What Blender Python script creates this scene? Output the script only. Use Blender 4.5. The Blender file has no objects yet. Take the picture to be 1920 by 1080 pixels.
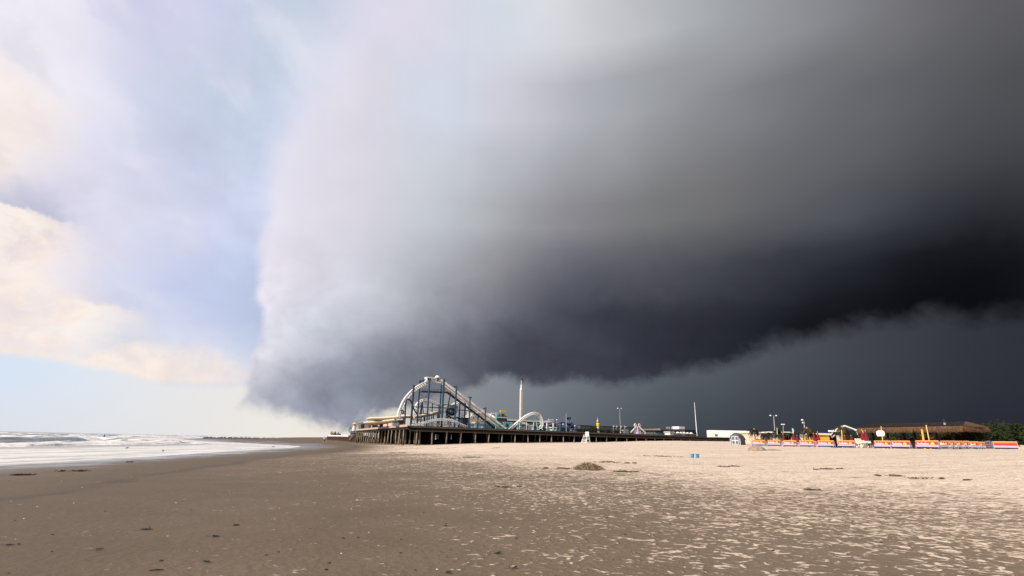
import bpy, bmesh, math, random
import numpy as np
from mathutils import Vector, Matrix
random.seed(7); rng = np.random.default_rng(7)
sc = bpy.context.scene
col = sc.collection

# ---------------------------------------------------------------- camera
EYE = 1.55
TH, ROLL, FPX = math.atan(.301), math.atan(.022), 960.0
_f = np.array([0, math.cos(TH), math.sin(TH)]); _u0 = np.array([0, -math.sin(TH), math.cos(TH)]); _r0 = np.array([1., 0, 0])
_r = math.cos(ROLL)*_r0 + math.sin(ROLL)*_u0
_u = -math.sin(ROLL)*_r0 + math.cos(ROLL)*_u0
cd = bpy.data.cameras.new('camera'); cam = bpy.data.objects.new('camera', cd); col.objects.link(cam)
cd.sensor_width = 36; cd.lens = 18; cd.clip_start = .05; cd.clip_end = 20000
cam.matrix_world = Matrix(((_r[0], _u[0], -_f[0], 0), (_r[1], _u[1], -_f[1], 0), (_r[2], _u[2], -_f[2], EYE), (0, 0, 0, 1)))
sc.camera = cam
sc.view_settings.view_transform = 'Standard'; sc.view_settings.look = 'None'
sc.view_settings.exposure = 0; sc.view_settings.gamma = 1

def ray(px, py): return _f + _r*(px-960)/FPX + _u*(540-py)/FPX
def at(px, py, Y):                       # the point seen at a photo pixel, Y metres ahead
    v = ray(px, py); return Vector(v*(Y/v[1]) + np.array([0, 0, EYE]))
def proj(v):                             # direction -> photo pixel
    w = v @ _f
    if w < .05: w = .05
    return 960+FPX*(v @ _r)/w, 540-FPX*(v @ _u)/w
def azel(px, py):
    v = ray(px, py); v = v/np.linalg.norm(v)
    return math.degrees(math.atan2(v[0], v[1])), math.degrees(math.asin(v[2]))

# ---------------------------------------------------------------- sun
SUN_AZ, SUN_EL = math.radians(-131), math.radians(35)
sd = bpy.data.lights.new('sun', 'SUN'); sun = bpy.data.objects.new('sun', sd); col.objects.link(sun)
sd.energy = 5.0; sd.angle = math.radians(.6); sd.color = (1, .9, .78)
_sv = Vector((math.sin(SUN_AZ)*math.cos(SUN_EL), math.cos(SUN_AZ)*math.cos(SUN_EL), math.sin(SUN_EL)))
sun.rotation_euler = (-_sv).to_track_quat('-Z', 'Y').to_euler(); sun.location = (-60, -40, 60)

# ---------------------------------------------------------------- sky: a storm panorama by azimuth and elevation over a Nishita sky
def lin(c): return tuple(((x/255)/12.92 if x/255 <= .04045 else ((x/255+.055)/1.055)**2.4) for x in c)
world = bpy.data.worlds.new('World'); sc.world = world; world.use_nodes = True
NT = world.node_tree; NT.nodes.clear()
def N(t, **k):
    n = NT.nodes.new(t)
    for a, b in k.items(): setattr(n, a, b)
    return n
def L(a, b): NT.links.new(a, b)
def M(op, a, b=None, clamp=False):
    n = N('ShaderNodeMath', operation=op, use_clamp=clamp)
    for i, v in enumerate((a, b)):
        if v is None: continue
        if isinstance(v, (int, float)): n.inputs[i].default_value = v
        else: L(v, n.inputs[i])
    return n.outputs[0]
def SS(v, a, b, ta=0., tb=1.):           # smoothstep
    n = N('ShaderNodeMapRange', interpolation_type='SMOOTHSTEP')
    L(v, n.inputs[0])
    for i, x in ((1, a), (2, b), (3, ta), (4, tb)):
        if isinstance(x, (int, float)): n.inputs[i].default_value = x
        else: L(x, n.inputs[i])
    return n.outputs[0]
def MIXC(fac, a, b, mode='MIX'):
    n = N('ShaderNodeMix', data_type='RGBA', blend_type=mode)
    if isinstance(fac, (int, float)): n.inputs[0].default_value = fac
    else: L(fac, n.inputs[0])
    for i, v in ((6, a), (7, b)):
        if isinstance(v, tuple): n.inputs[i].default_value = (*v, 1)
        else: L(v, n.inputs[i])
    return n.outputs[2]
tc = N('ShaderNodeTexCoord'); DIR = tc.outputs['Generated']
sep = N('ShaderNodeSeparateXYZ'); L(DIR, sep.inputs[0])
AZ = M('MULTIPLY', M('ARCTAN2', sep.outputs[0], sep.outputs[1]), 180/math.pi)
EL = M('MULTIPLY', M('ARCSINE', sep.outputs[2]), 180/math.pi)
def NOISE(scale, detail=4, rough=.5, stretch=(1, 1, 1), dist=0., off=(0, 0, 0)):
    mp = N('ShaderNodeMapping'); L(DIR, mp.inputs[0]); mp.inputs[3].default_value = stretch; mp.inputs[1].default_value = off
    n = N('ShaderNodeTexNoise'); L(mp.outputs[0], n.inputs['Vector'])
    n.inputs['Scale'].default_value = scale; n.inputs['Detail'].default_value = detail
    n.inputs['Roughness'].default_value = rough; n.inputs['Distortion'].default_value = dist
    return n
def warp(base, noise_out, amp): return M('ADD', base, M('MULTIPLY', M('SUBTRACT', noise_out, .5), amp))
def table(samples, rows, azs, az, el, sig):
    """colour as a smooth function of azimuth and elevation"""
    S = np.array([s[:2] for s in samples], float); C = np.array([lin(s[2]) for s in samples])
    C = np.log(C)
    def look(a, e):
        a, e = math.radians(a), math.radians(e)
        p = np.array(proj(np.array([math.sin(a)*math.cos(e), math.cos(a)*math.cos(e), math.sin(e)])))
        d2 = ((S-p)**2*np.array([1, 1.6])).sum(1); w = np.exp(-(d2-d2.min())/(2*sig*sig))
        # local linear fit, damped
        W = w/w.sum(); mu = (W[:, None]*S).sum(0); X = S-mu
        A = (W[:, None]*X).T @ X + np.eye(2)*sig*sig*.15
        B = np.linalg.solve(A, (W[:, None]*X).T @ (C))
        r = (W[:, None]*C).sum(0) + np.clip((p-mu), -sig, sig) @ B
        return tuple(float(x) for x in np.exp(np.clip(r, C.min(0), C.max(0))))
    lo, hi = azs[0], azs[-1]
    fac = M('DIVIDE', M('SUBTRACT', az, lo), hi-lo, True)
    out = None
    for i, e in enumerate(rows):
        cr = N('ShaderNodeValToRGB'); cr.color_ramp.interpolation = 'B_SPLINE'; L(fac, cr.inputs[0])
        els = cr.color_ramp.elements
        while len(els) < len(azs): els.new(.5)
        for k, a in enumerate(azs):
            els[k].position = (a-lo)/(hi-lo)
        for k, a in enumerate(azs): els[k].color = (*look(a, e), 1)
        if out is None: out = cr.outputs[0]; continue
        mr = N('ShaderNodeMapRange'); L(el, mr.inputs[0]); mr.inputs[1].default_value = rows[i-1]; mr.inputs[2].default_value = e
        out = MIXC(mr.outputs[0], out, cr.outputs[0])
    return out

S0 = [(20,20,(248,242,249)),(60,20,(245,238,250)),(150,20,(244,240,251)),(250,20,(220,218,240)),(350,20,(215,216,240)),(450,20,(211,215,238)),(520,20,(198,212,228)),(575,20,(203,213,230)),
 (20,110,(248,241,246)),(120,110,(243,239,250)),(250,110,(218,218,240)),(400,110,(204,212,233)),(500,110,(198,211,229)),(560,110,(203,214,232)),
 (20,200,(246,240,246)),(80,200,(246,240,248)),(140,200,(244,240,250)),(220,200,(231,229,247)),(300,200,(205,212,232)),(400,200,(195,208,228)),(500,200,(204,215,237)),
 (30,270,(240,235,245)),(120,270,(232,230,246)),(250,270,(217,217,240)),(400,270,(203,212,232)),(480,270,(203,214,235)),
 (60,350,(228,224,240)),(150,330,(228,226,245)),(300,340,(213,216,240)),(430,340,(210,218,240)),(485,350,(212,219,242)),
 (30,385,(190,190,213)),(100,392,(200,197,218)),(180,400,(233,230,244)),(250,400,(223,225,243)),(350,400,(218,222,245)),(450,400,(216,223,246)),
 (60,460,(226,222,240)),(150,460,(222,219,238)),(210,460,(225,224,241)),(300,460,(214,217,241)),(420,460,(205,213,239)),(475,460,(203,213,240)),
 (50,540,(226,222,240)),(150,540,(222,219,238)),(220,520,(214,219,238)),(300,525,(203,209,237)),(380,525,(194,203,234)),(450,520,(191,204,234)),
 (60,600,(228,225,238)),(150,610,(224,222,236)),(205,605,(203,211,228)),(300,600,(223,226,244)),(350,600,(214,219,242)),(400,600,(198,208,237)),(470,600,(188,201,232)),
 (120,660,(235,239,246)),(400,650,(212,219,240)),(455,655,(211,219,237)),
 (30,700,(221,233,248)),(120,700,(226,235,245)),(220,715,(232,233,240)),(300,722,(236,233,234)),(390,700,(221,222,236)),(445,705,(208,211,228)),
 (50,750,(224,233,243)),(200,745,(229,234,240)),(350,750,(237,234,235)),(480,775,(232,230,230)),
 (50,795,(226,228,235)),(250,795,(230,232,236)),(400,795,(238,234,230)),(520,800,(243,238,231)),(600,805,(245,238,228)),
 (700,790,(238,228,212)),(745,780,(228,220,208)),(820,780,(200,196,190))]
S1 = [(600,20,(237,233,249)),(700,20,(224,220,236)),(800,20,(222,218,233)),(900,20,(213,218,231)),(970,20,(212,220,230)),(1020,20,(222,222,228)),(1100,20,(208,208,214)),(1200,20,(190,192,197)),(1300,20,(172,176,181)),(1400,20,(157,160,165)),(1500,20,(143,144,150)),(1600,20,(128,128,134)),(1700,20,(112,112,116)),(1800,20,(100,100,104)),(1900,20,(89,89,93)),
 (560,200,(228,226,242)),(650,200,(227,223,235)),(715,200,(219,213,224)),(760,200,(213,219,233)),(850,200,(212,218,232)),(950,200,(208,206,218)),(1000,200,(198,197,208)),(1050,200,(186,188,195)),(1100,200,(177,178,187)),(1200,200,(160,163,168)),(1300,200,(145,146,150)),(1400,200,(129,130,136)),(1500,200,(113,114,118)),(1600,200,(104,105,109)),(1700,200,(97,98,103)),(1850,200,(84,84,90)),(1910,200,(72,73,77)),
 (510,300,(235,232,246)),(650,300,(224,220,232)),(800,300,(208,212,221)),(950,300,(186,188,196)),(1100,300,(158,160,166)),(1300,300,(128,128,132)),(1500,300,(103,104,109)),(1700,300,(84,85,91)),(1890,300,(56,57,62)),
 (500,400,(236,232,245)),(600,400,(226,222,234)),(700,400,(216,213,224)),(800,400,(200,205,212)),(850,400,(190,195,201)),(900,400,(178,181,186)),(1000,400,(154,155,161)),(1050,400,(141,139,146)),(1100,400,(135,134,139)),(1200,400,(121,122,124)),(1300,400,(112,112,114)),(1400,400,(103,103,106)),(1500,400,(92,95,102)),(1600,400,(80,82,90)),(1700,400,(63,65,72)),(1800,400,(46,49,55)),(1900,400,(35,38,44)),
 (490,520,(236,230,240)),(560,520,(220,215,226)),(620,520,(216,214,225)),(700,520,(205,207,217)),(800,520,(178,180,190)),(900,520,(150,150,157)),(980,520,(126,124,130)),(1030,520,(104,106,116)),(1100,520,(92,94,105)),(1200,520,(84,84,92)),(1300,520,(70,72,80)),(1400,520,(62,64,72)),(1450,520,(50,51,60)),(1550,520,(41,44,53)),(1650,520,(25,27,33)),(1750,520,(17,18,23)),(1900,520,(13,14,19)),
 (1650,570,(15,16,21)),(1750,570,(12,13,18)),(1880,575,(13,14,20)),
 (505,600,(242,239,249)),(600,600,(207,214,226)),(680,600,(199,202,212)),(750,600,(170,172,180)),(800,600,(150,151,159)),(850,600,(138,139,150)),(900,600,(124,126,138)),(1000,600,(90,93,104)),(1050,600,(74,77,88)),(1100,600,(62,65,76)),(1200,600,(52,54,64)),(1300,600,(46,47,57)),(1400,600,(37,39,47)),(1500,600,(23,25,31)),(1560,600,(15,16,21)),
 (490,660,(240,240,248)),(560,660,(220,222,233)),(620,660,(186,189,201)),(680,660,(151,154,166)),(750,660,(125,127,140)),(830,660,(108,110,121)),(900,660,(85,87,98)),(1000,660,(63,64,75)),(1080,660,(71,73,85)),(1200,660,(51,53,64)),(1280,660,(43,44,55)),(1350,655,(39,41,49)),
 (480,705,(224,224,236)),(560,705,(163,166,182)),(620,705,(135,139,155)),(680,705,(120,124,138)),(750,705,(112,116,128)),(850,705,(94,98,108)),(950,698,(72,74,86)),(1100,698,(64,66,77)),(1200,698,(56,58,69)),
 (475,735,(216,216,227)),(510,750,(184,187,204)),(560,755,(160,164,182)),(640,755,(145,149,166)),(700,755,(140,144,158)),(850,730,(112,116,126))]
S2 = [(870,750,(136,141,149)),(860,785,(150,150,150)),(900,735,(138,144,151)),(900,790,(124,128,134)),(950,750,(122,130,138)),(1000,745,(122,130,138)),(1000,720,(128,133,140)),(1100,720,(112,117,125)),(1100,750,(105,112,120)),(1000,785,(110,116,124)),(1100,785,(92,98,106)),(1200,750,(88,95,103)),(1200,720,(94,99,107)),(1200,785,(76,82,90)),(1300,750,(78,84,92)),(1300,705,(88,94,101)),(1300,790,(65,71,79)),(1400,705,(80,86,93)),(1400,750,(70,75,83)),(1450,660,(80,84,92)),(1500,660,(75,79,87)),(1500,705,(74,79,86)),(1500,750,(64,69,77)),(1500,790,(55,59,67)),(1600,620,(66,68,76)),(1600,660,(68,72,80)),(1600,705,(66,71,78)),(1700,605,(62,64,72)),(1700,700,(57,60,67)),(1700,750,(52,56,64)),(1700,790,(46,49,58)),(1800,640,(49,52,59)),(1850,600,(44,46,54)),(1900,640,(45,47,56)),(1900,705,(46,48,58)),(1900,750,(42,45,55)),(1900,790,(37,40,50))]
nA = NOISE(2.4, 4, .55); nB = NOISE(6, 5, .58, (1, 1, 1.25), .5, (3.1, 1.7, 9)); nC = NOISE(15, 5, .6, (1, 1, 1.2), .4, (7, 2, 1))
def sx(n): 
    s = N('ShaderNodeSeparateColor'); L(n.outputs['Color'], s.inputs[0]); return s.outputs
a0, b0, c0 = sx(nA), sx(nB), sx(nC)
azW = warp(warp(AZ, a0[0], 8), b0[0], 9); elW = warp(warp(EL, a0[1], 5), b0[1], 6)
azW = warp(azW, c0[0], 4.0); elW = warp(elW, c0[1], 2.6)
left = table(S0, [0, 1.5, 3.5, 5.5, 7.5, 9.5, 11.5, 14, 17, 20, 22.5, 25, 28, 32, 37, 43],
             [-75, -55, -48, -45, -42.5, -40, -37.5, -35, -32.5, -30, -27.5, -25, -22.5, -20, -16, -10, 0, 12], azW, elW, 42)
damp = SS(EL, 27, 9, .12, 1)
def warpd(base, o, amp): return M('ADD', base, M('MULTIPLY', M('MULTIPLY', M('SUBTRACT', o, .5), amp), damp))
azS = warpd(warp(AZ, a0[2], 4), b0[2], 5); elS = warpd(warp(EL, a0[0], 2.5), b0[2], 5.5)
azS = warpd(azS, c0[2], 1.6); elS = warpd(elS, c0[1], 2.0)
storm = table(S1, [1.2, 2.6, 4, 5.4, 6.8, 8.2, 9.8, 11.6, 13.6, 16, 18.5, 21, 23.5, 26, 29, 32, 35, 38.5, 42, 46],
              [-75, -38, -32, -28, -25, -22.5, -20, -17.5, -15, -12, -9, -6, -3, 0, 3, 6, 9, 13, 17, 22, 28, 35, 42, 50, 75], azS, elS, 36)
rain = table(S2, [0, 2.5, 5, 8, 12], [-20, -8, -3, 2, 7, 13, 19, 26, 33, 40, 48, 70], warp(AZ, a0[1], 3), EL, 70)
# faint billows inside the cloud, faint vertical shafts in the rain
nD = NOISE(7, 6, .56, (1, 1, 1.15), .35, (1, 5, 2)); nE = NOISE(3.6, 3, .5, (1, 1, 1.2), .8, (9, 1, 2))
sh = M('MULTIPLY', M('ADD', M('MULTIPLY', M('SUBTRACT', nD.outputs[0], .5), .55), M('MULTIPLY', M('SUBTRACT', nE.outputs[0], .5), .30)), SS(EL, 26, 5, .16, 1.25))
def SCALE(c, f):
    n = N('ShaderNodeVectorMath', operation='SCALE'); L(c, n.inputs[0]); L(f, n.inputs[3]); return n.outputs[0]
nB2 = NOISE(9, 4, .5, (1, 1, 1.2), .25, (4, 4, 4)); nB3 = NOISE(20, 4, .5, (1, 1, 1.2), .2, (6, 1, 8))
bil = M('ADD', M('MULTIPLY', M('SUBTRACT', M('ABSOLUTE', M('SUBTRACT', nB2.outputs[0], .5)), .09), .9), M('MULTIPLY', M('SUBTRACT', M('ABSOLUTE', M('SUBTRACT', nB3.outputs[0], .5)), .09), .22))
sh = M('ADD', sh, M('MULTIPLY', bil, M('MULTIPLY', SS(EL, 22, 6, .12, 1), SS(AZ, 45, 10, .35, 1))))
storm = SCALE(storm, M('ADD', sh, 1))
nR = NOISE(9, 4, .55, (1, 1, .12), .2)
rain = SCALE(rain, M('ADD', M('MULTIPLY', M('SUBTRACT', nR.outputs[0], .5), .2), 1))
def curve(inp, pts, xlo, xhi, ylo, yhi):
    n = N('ShaderNodeFloatCurve'); cv = n.mapping.curves[0]
    pts = sorted(pts)
    P = [((x-xlo)/(xhi-xlo), (y-ylo)/(yhi-ylo)) for x, y in pts]
    while len(cv.points) < len(P): cv.points.new(.5, .5)
    for p, q in zip(cv.points, P): p.location = q; p.handle_type = 'AUTO_CLAMPED'
    n.mapping.update()
    L(M('DIVIDE', M('SUBTRACT', inp, xlo), xhi-xlo, True), n.inputs['Value'])
    return M('ADD', M('MULTIPLY', n.outputs[0], yhi-ylo), ylo)
# sunlit cream cloud low on the left, with a ragged edge, over the lavender sheet; clear pale sky beneath it
hF = NOISE(38, 5, .62, (1, 1, 1.2), .5, (2, 8, 3)); hf = sx(hF)
ragged = warp(warp(warp(AZ, b0[1], 5), c0[0], 5.5), hf[0], 2.4); raggedE = warp(warp(warp(EL, b0[2], 1.6), c0[2], 2.2), hf[1], 1.1)
cpx = [(-60, 0), (10, 120), (105, 195), (95, 245), (70, 310), (15, 345), (-10, 375), (60, 400), (140, 425), (172, 470), (160, 515), (178, 560), (240, 583), (262, 605), (205, 640), (150, 655), (100, 668)]
cE = [(azel(*q)[1], azel(*q)[0]) for q in cpx]
mC = SS(M('SUBTRACT', curve(raggedE, cE, 0, 50, -50, -20), ragged), M('SUBTRACT', -2.4, SS(EL, 17, 30, 0, 2.5)), M('ADD', 3.2, SS(EL, 17, 30, 0, 4)))
tpx = [(0, 646), (120, 654), (220, 645), (330, 648), (440, 672), (485, 700)]; bpx = [(0, 664), (100, 677), (200, 696), (300, 717), (400, 722), (480, 722)]
tC = curve(warp(AZ, b0[0], 3), [azel(*q) for q in tpx], -60, -20, 0, 20); bC = curve(warp(AZ, b0[0], 3), [azel(*q) for q in bpx], -60, -20, 0, 20)
mBand = M('MULTIPLY', SS(M('SUBTRACT', tC, raggedE), -1.0, 1.0), SS(M('SUBTRACT', warp(warp(EL, c0[1], .9), hf[2], .5), bC), -.35, .5))
mBand = M('MULTIPLY', mBand, SS(ragged, -23, -33))
mBlue = M('MULTIPLY', SS(M('SUBTRACT', warp(warp(EL, c0[1], .9), hf[2], .5), bC), -.45, .45), 1)
clear = table([(0,690,(214,230,250)),(60,690,(218,232,250)),(150,710,(226,235,246)),(250,730,(233,235,240)),(400,745,(238,234,232)),(50,750,(224,233,243)),(200,760,(229,234,240)),(480,775,(236,233,230)),(50,795,(226,228,235)),(250,795,(230,232,236)),(400,795,(238,234,230)),(520,800,(243,238,231)),(600,805,(245,238,228)),(700,790,(238,228,212)),(745,780,(228,220,208)),(820,780,(200,196,190))],
              [0, 1.5, 3.5, 5.5, 8], [-75, -48, -42, -36, -30, -25, -20, -16, -10, 0, 12], AZ, EL, 60)
creamc = MIXC(SS(nC.outputs[0], .3, .7), lin((255, 234, 219)), lin((255, 245, 238)))
left = SCALE(left, M('ADD', M('ADD', M('MULTIPLY', M('SUBTRACT', nB.outputs[0], .5), .22), M('MULTIPLY', M('SUBTRACT', nC.outputs[0], .5), .16)), 1))
# wind-drawn streaks slanting down to the right, and small ragged puffs
cv_ = N('ShaderNodeCombineXYZ'); ca_, sa_ = math.cos(math.radians(28)), math.sin(math.radians(28))
azs, els = warp(AZ, b0[1], 5), warp(EL, b0[0], 5)
L(M('ADD', M('MULTIPLY', azs, .19*sa_), M('MULTIPLY', els, .19*ca_)), cv_.inputs[0]); L(M('SUBTRACT', M('MULTIPLY', azs, .085*ca_), M('MULTIPLY', els, .085*sa_)), cv_.inputs[1])
nS = N('ShaderNodeTexNoise'); L(cv_.outputs[0], nS.inputs['Vector']); nS.inputs['Scale'].default_value = 1.0; nS.inputs['Detail'].default_value = 3; nS.inputs['Roughness'].default_value = .5; nS.inputs['Distortion'].default_value = .2
left = MIXC(SS(nS.outputs[0], .50, .75, 0, .42), left, lin((243, 240, 250)))
left = MIXC(SS(nS.outputs[0], .50, .25, 0, .42), left, lin((190, 197, 224)))
left = MIXC(M('MULTIPLY', M('MAXIMUM', mC, mBand), SS(M('ADD', M('MULTIPLY', nC.outputs[0], .6), M('MULTIPLY', hF.outputs[0], .4)), .34, .6, .5, 1), True), left, creamc)
left = MIXC(M('MULTIPLY', M('SUBTRACT', 1, mBlue), SS(AZ, -8, -16)), left, clear)
edge_px = [(640, 0), (590, 90), (545, 190), (515, 290), (494, 390), (480, 470), (482, 540), (494, 600), (488, 640), (470, 675), (455, 715), (452, 740)]
E1 = [(azel(*p)[1], azel(*p)[0]) for p in edge_px]; E1.append((60, -14)); E1.append((E1[-2][0]-2, E1[-2][1]-1))
azEdge = curve(EL, E1, 0, 60, -45, 0)
base_px = [(430, 735), (455, 750), (490, 764), (540, 778), (580, 787), (630, 797), (680, 784), (730, 768), (790, 748), (850, 725), (890, 713), (940, 709), (1010, 711), (1090, 706), (1150, 712), (1215, 708), (1260, 690), (1330, 680), (1390, 662), (1440, 641), (1500, 628), (1560, 622), (1620, 606), (1690, 600), (1750, 588), (1830, 598), (1919, 590)]
E2 = [azel(*p) for p in base_px]; E2 = [(-60, E2[0][1]+2)] + E2 + [(60, 19)]
azB = warp(warp(AZ, c0[0], 2.4), b0[1], 4); 
elBase = curve(azB, E2, -60, 60, -2, 25)
elR = warp(warp(warp(EL, b0[0], 3.6), c0[2], 2.6), hf[0], 1.0)
aR = warp(warp(AZ, b0[1], 2.8), c0[1], 1.6)
dAz = M('SUBTRACT', aR, azEdge)
wid = curve(EL, [(0, .35), (6, .5), (10, .6), (16, .8), (25, 1.5), (34, 3.6), (42, 6), (60, 9)], 0, 60, 0, 10)
mSide = SS(M('DIVIDE', dAz, wid), -.8, 1.2)
wb = curve(AZ, [(-60, 1.8), (-28, 1.7), (-20, 1.2), (-12, .9), (0, 1.0), (20, 1.5), (35, 1.8), (60, 1.2)], -60, 60, 0, 3)
mBase = SS(M('DIVIDE', M('SUBTRACT', M('ADD', elR, .3), elBase), wb), -.7, .9)
low = MIXC(SS(warp(AZ, b0[2], 3), -12.5, -6.5), left, rain)
sky = MIXC(M('MULTIPLY', mSide, mBase), low, storm)
sky = MIXC(SS(M('ABSOLUTE', AZ), 85, 165), sky, (.52, .54, .62))
bgC = N('ShaderNodeBackground'); L(sky, bgC.inputs[0]); bgC.inputs[1].default_value = 1.0
ns = N('ShaderNodeTexSky', sky_type='NISHITA'); ns.sun_disc = False; ns.sun_elevation = SUN_EL; ns.sun_rotation = SUN_AZ
bgN = N('ShaderNodeBackground'); L(ns.outputs[0], bgN.inputs[0]); bgN.inputs[1].default_value = .08
cover = M('ADD', M('MULTIPLY', M('MULTIPLY', mSide, mBase), .03), .95, True)
cover = M('MAXIMUM', cover, SS(AZ, -14, -6, 0, 1))
mx = N('ShaderNodeMixShader'); L(cover, mx.inputs[0]); L(bgN.outputs[0], mx.inputs[1]); L(bgC.outputs[0], mx.inputs[2])
wo = N('ShaderNodeOutputWorld'); L(mx.outputs[0], wo.inputs[0])

# ---------------------------------------------------------------- helpers
def blocks(co, f, seed=0):               # value noise, numpy
    x, y = co[0]*f, co[1]*f
    xi, yi = np.floor(x).astype(np.int64), np.floor(y).astype(np.int64); fx, fy = x-xi, y-yi
    fx, fy = fx*fx*(3-2*fx), fy*fy*(3-2*fy)
    def h(a, b):
        n = (a*374761393 + b*668265263 + seed*1274126177) & 0xffffffff
        n = ((n ^ (n >> 13))*1274126177) & 0xffffffff
        return ((n ^ (n >> 16)) & 0xffff)/65535.
    return (h(xi, yi)*(1-fx)+h(xi+1, yi)*fx)*(1-fy)+(h(xi, yi+1)*(1-fx)+h(xi+1, yi+1)*fx)*fy
def fbm(x, y, f, o=4, seed=0):
    r, a, t = 0, 1., 0
    for i in range(o): r = r+a*blocks((x, y), f*2**i, seed+i); t += a; a *= .5
    return r/t
_SY = np.array([-400, -100, 0, 33, 53, 80, 105, 123, 136, 155, 175, 200, 300, 600, 1500, 4000, 20000.])
_SX = np.array([10, -18, -28.5, -31, -33, -36.5, -40, -44.6, -50, -67, -90, -115, -185, -310, -560, -1200, -5000.])
def shore(x, y): return x-np.interp(y, _SY, _SX)
_PS = np.array([-5000, -400, -150, -60, -40, -30, -12, 0, 15, 28, 38, 50, 60, 70, 85, 110, 150, 250, 600, 20000.])
_PZ = np.array([-30, -8, -4, -1.6, -.95, -.70, -.56, -.465, -.12, 0, .12, .5, 1.05, 1.6, 1.95, 2.3, 2.9, 4, 4.5, 4.5])
def prof(s):
    return (np.interp(s-2.5, _PS, _PZ)+np.interp(s, _PS, _PZ)*2+np.interp(s+2.5, _PS, _PZ))/4
# ground heights read off the photo (x, y, z)
A0, B0, C0 = np.array([-22.14, 118.24]), np.array([58.98, 165.18]), np.array([-56.04, 196.86])
VX = (B0-A0)/np.linalg.norm(B0-A0); WX = (C0-A0)/np.linalg.norm(C0-A0)
def on_face(px, py, off):                # seen at a pixel, on the upright plane `off` metres behind the pier's long face
    v = ray(px, py); n = np.array([-VX[1], VX[0]]); o = A0+WX*off
    t = (o @ n)/(v[:2] @ n); return Vector((v[0]*t, v[1]*t, EYE+v[2]*t))
ctl = [tuple(on_face(*p, 0)) for p in ((770, 836), (811, 834), (850, 832.8), (920, 831), (1000, 830), (1060, 829.4), (1110, 828.8), (1200, 827), (1310, 826.8))]
ctl += [tuple(at(671, 830.5, 196)), tuple(at(607, 830.3, 155)), tuple(at(640, 824.5, 212)), tuple(at(1103, 880, 30)), tuple(at(1302, 859.5, 48)), tuple(at(1100, 831.5, 137)),
        tuple(at(1385, 834.2, 110)), tuple(at(1412, 836, 96)), tuple(at(1500, 838.5, 88)), tuple(at(1600, 840.5, 77)), tuple(at(1762, 843.5, 65)), tuple(at(1853, 843.5, 75)), tuple(at(1420, 846, 62)),
        tuple(at(1915, 843, 68)), (0, 0, 0), (0, 7, 0), (5, 12, .02), (-3, 15, 0), (9, 15, .1), (14, 14, .15), (-12, 20, -.1)]
ctl += [tuple(at(*q)) for q in ((640, 838.5, 110), (700, 840, 105), (650, 833.5, 138), (760, 838, 110), (620, 845, 85), (700, 850, 70), (1110, 830.5, 112), (1160, 830.5, 118), (1200, 829.5, 118), (1260, 829.3, 122), (1310, 828.8, 130), (1200, 832, 92), (1290, 832, 96), (1350, 831, 125), (1400, 830, 140), (1020, 833, 105), (940, 835, 95), (1000, 842, 70), (1100, 842, 70), (1200, 841, 72), (1290, 842, 68), (1250, 858, 45), (1100, 858, 45), (850, 845, 85))]
ctl = np.array(ctl); _sg = 17.
_K = np.exp(-((ctl[:, None, :2]-ctl[None, :, :2])**2).sum(2)/(2*_sg*_sg))
_W = np.linalg.solve(_K+np.eye(len(ctl))*.03, ctl[:, 2]-prof(shore(ctl[:, 0], ctl[:, 1])))
def gz(x, y, fine=False):
    x, y = np.atleast_1d(np.asarray(x, float)), np.atleast_1d(np.asarray(y, float))
    s = shore(x, y); z = prof(s)
    near = smooth(-5, 5, s)
    for c, w in zip(ctl, _W): z = z+near*w*np.exp(-((x-c[0])**2+(y-c[1])**2)/(2*_sg*_sg))
    k = np.clip((s-26)/30, 0, 1)
    z = z+k*(fbm(x, y, .22, 4, 5)-.5)*.16*np.clip(np.hypot(x, y)/30, .25, 1) + k*(fbm(x, y, .05, 3, 9)-.5)*.2
    z = z+np.clip(1-np.abs(s+14)/16, 0, 1)*(fbm(s*.9, y*.055, 1/4., 3, 21)-.5)*.16
    return z
def ground(x, y): return float(gz(x, y)[0])
def smooth(a, b, v): t = np.clip((v-a)/(b-a), 0, 1); return t*t*(3-2*t)

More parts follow.
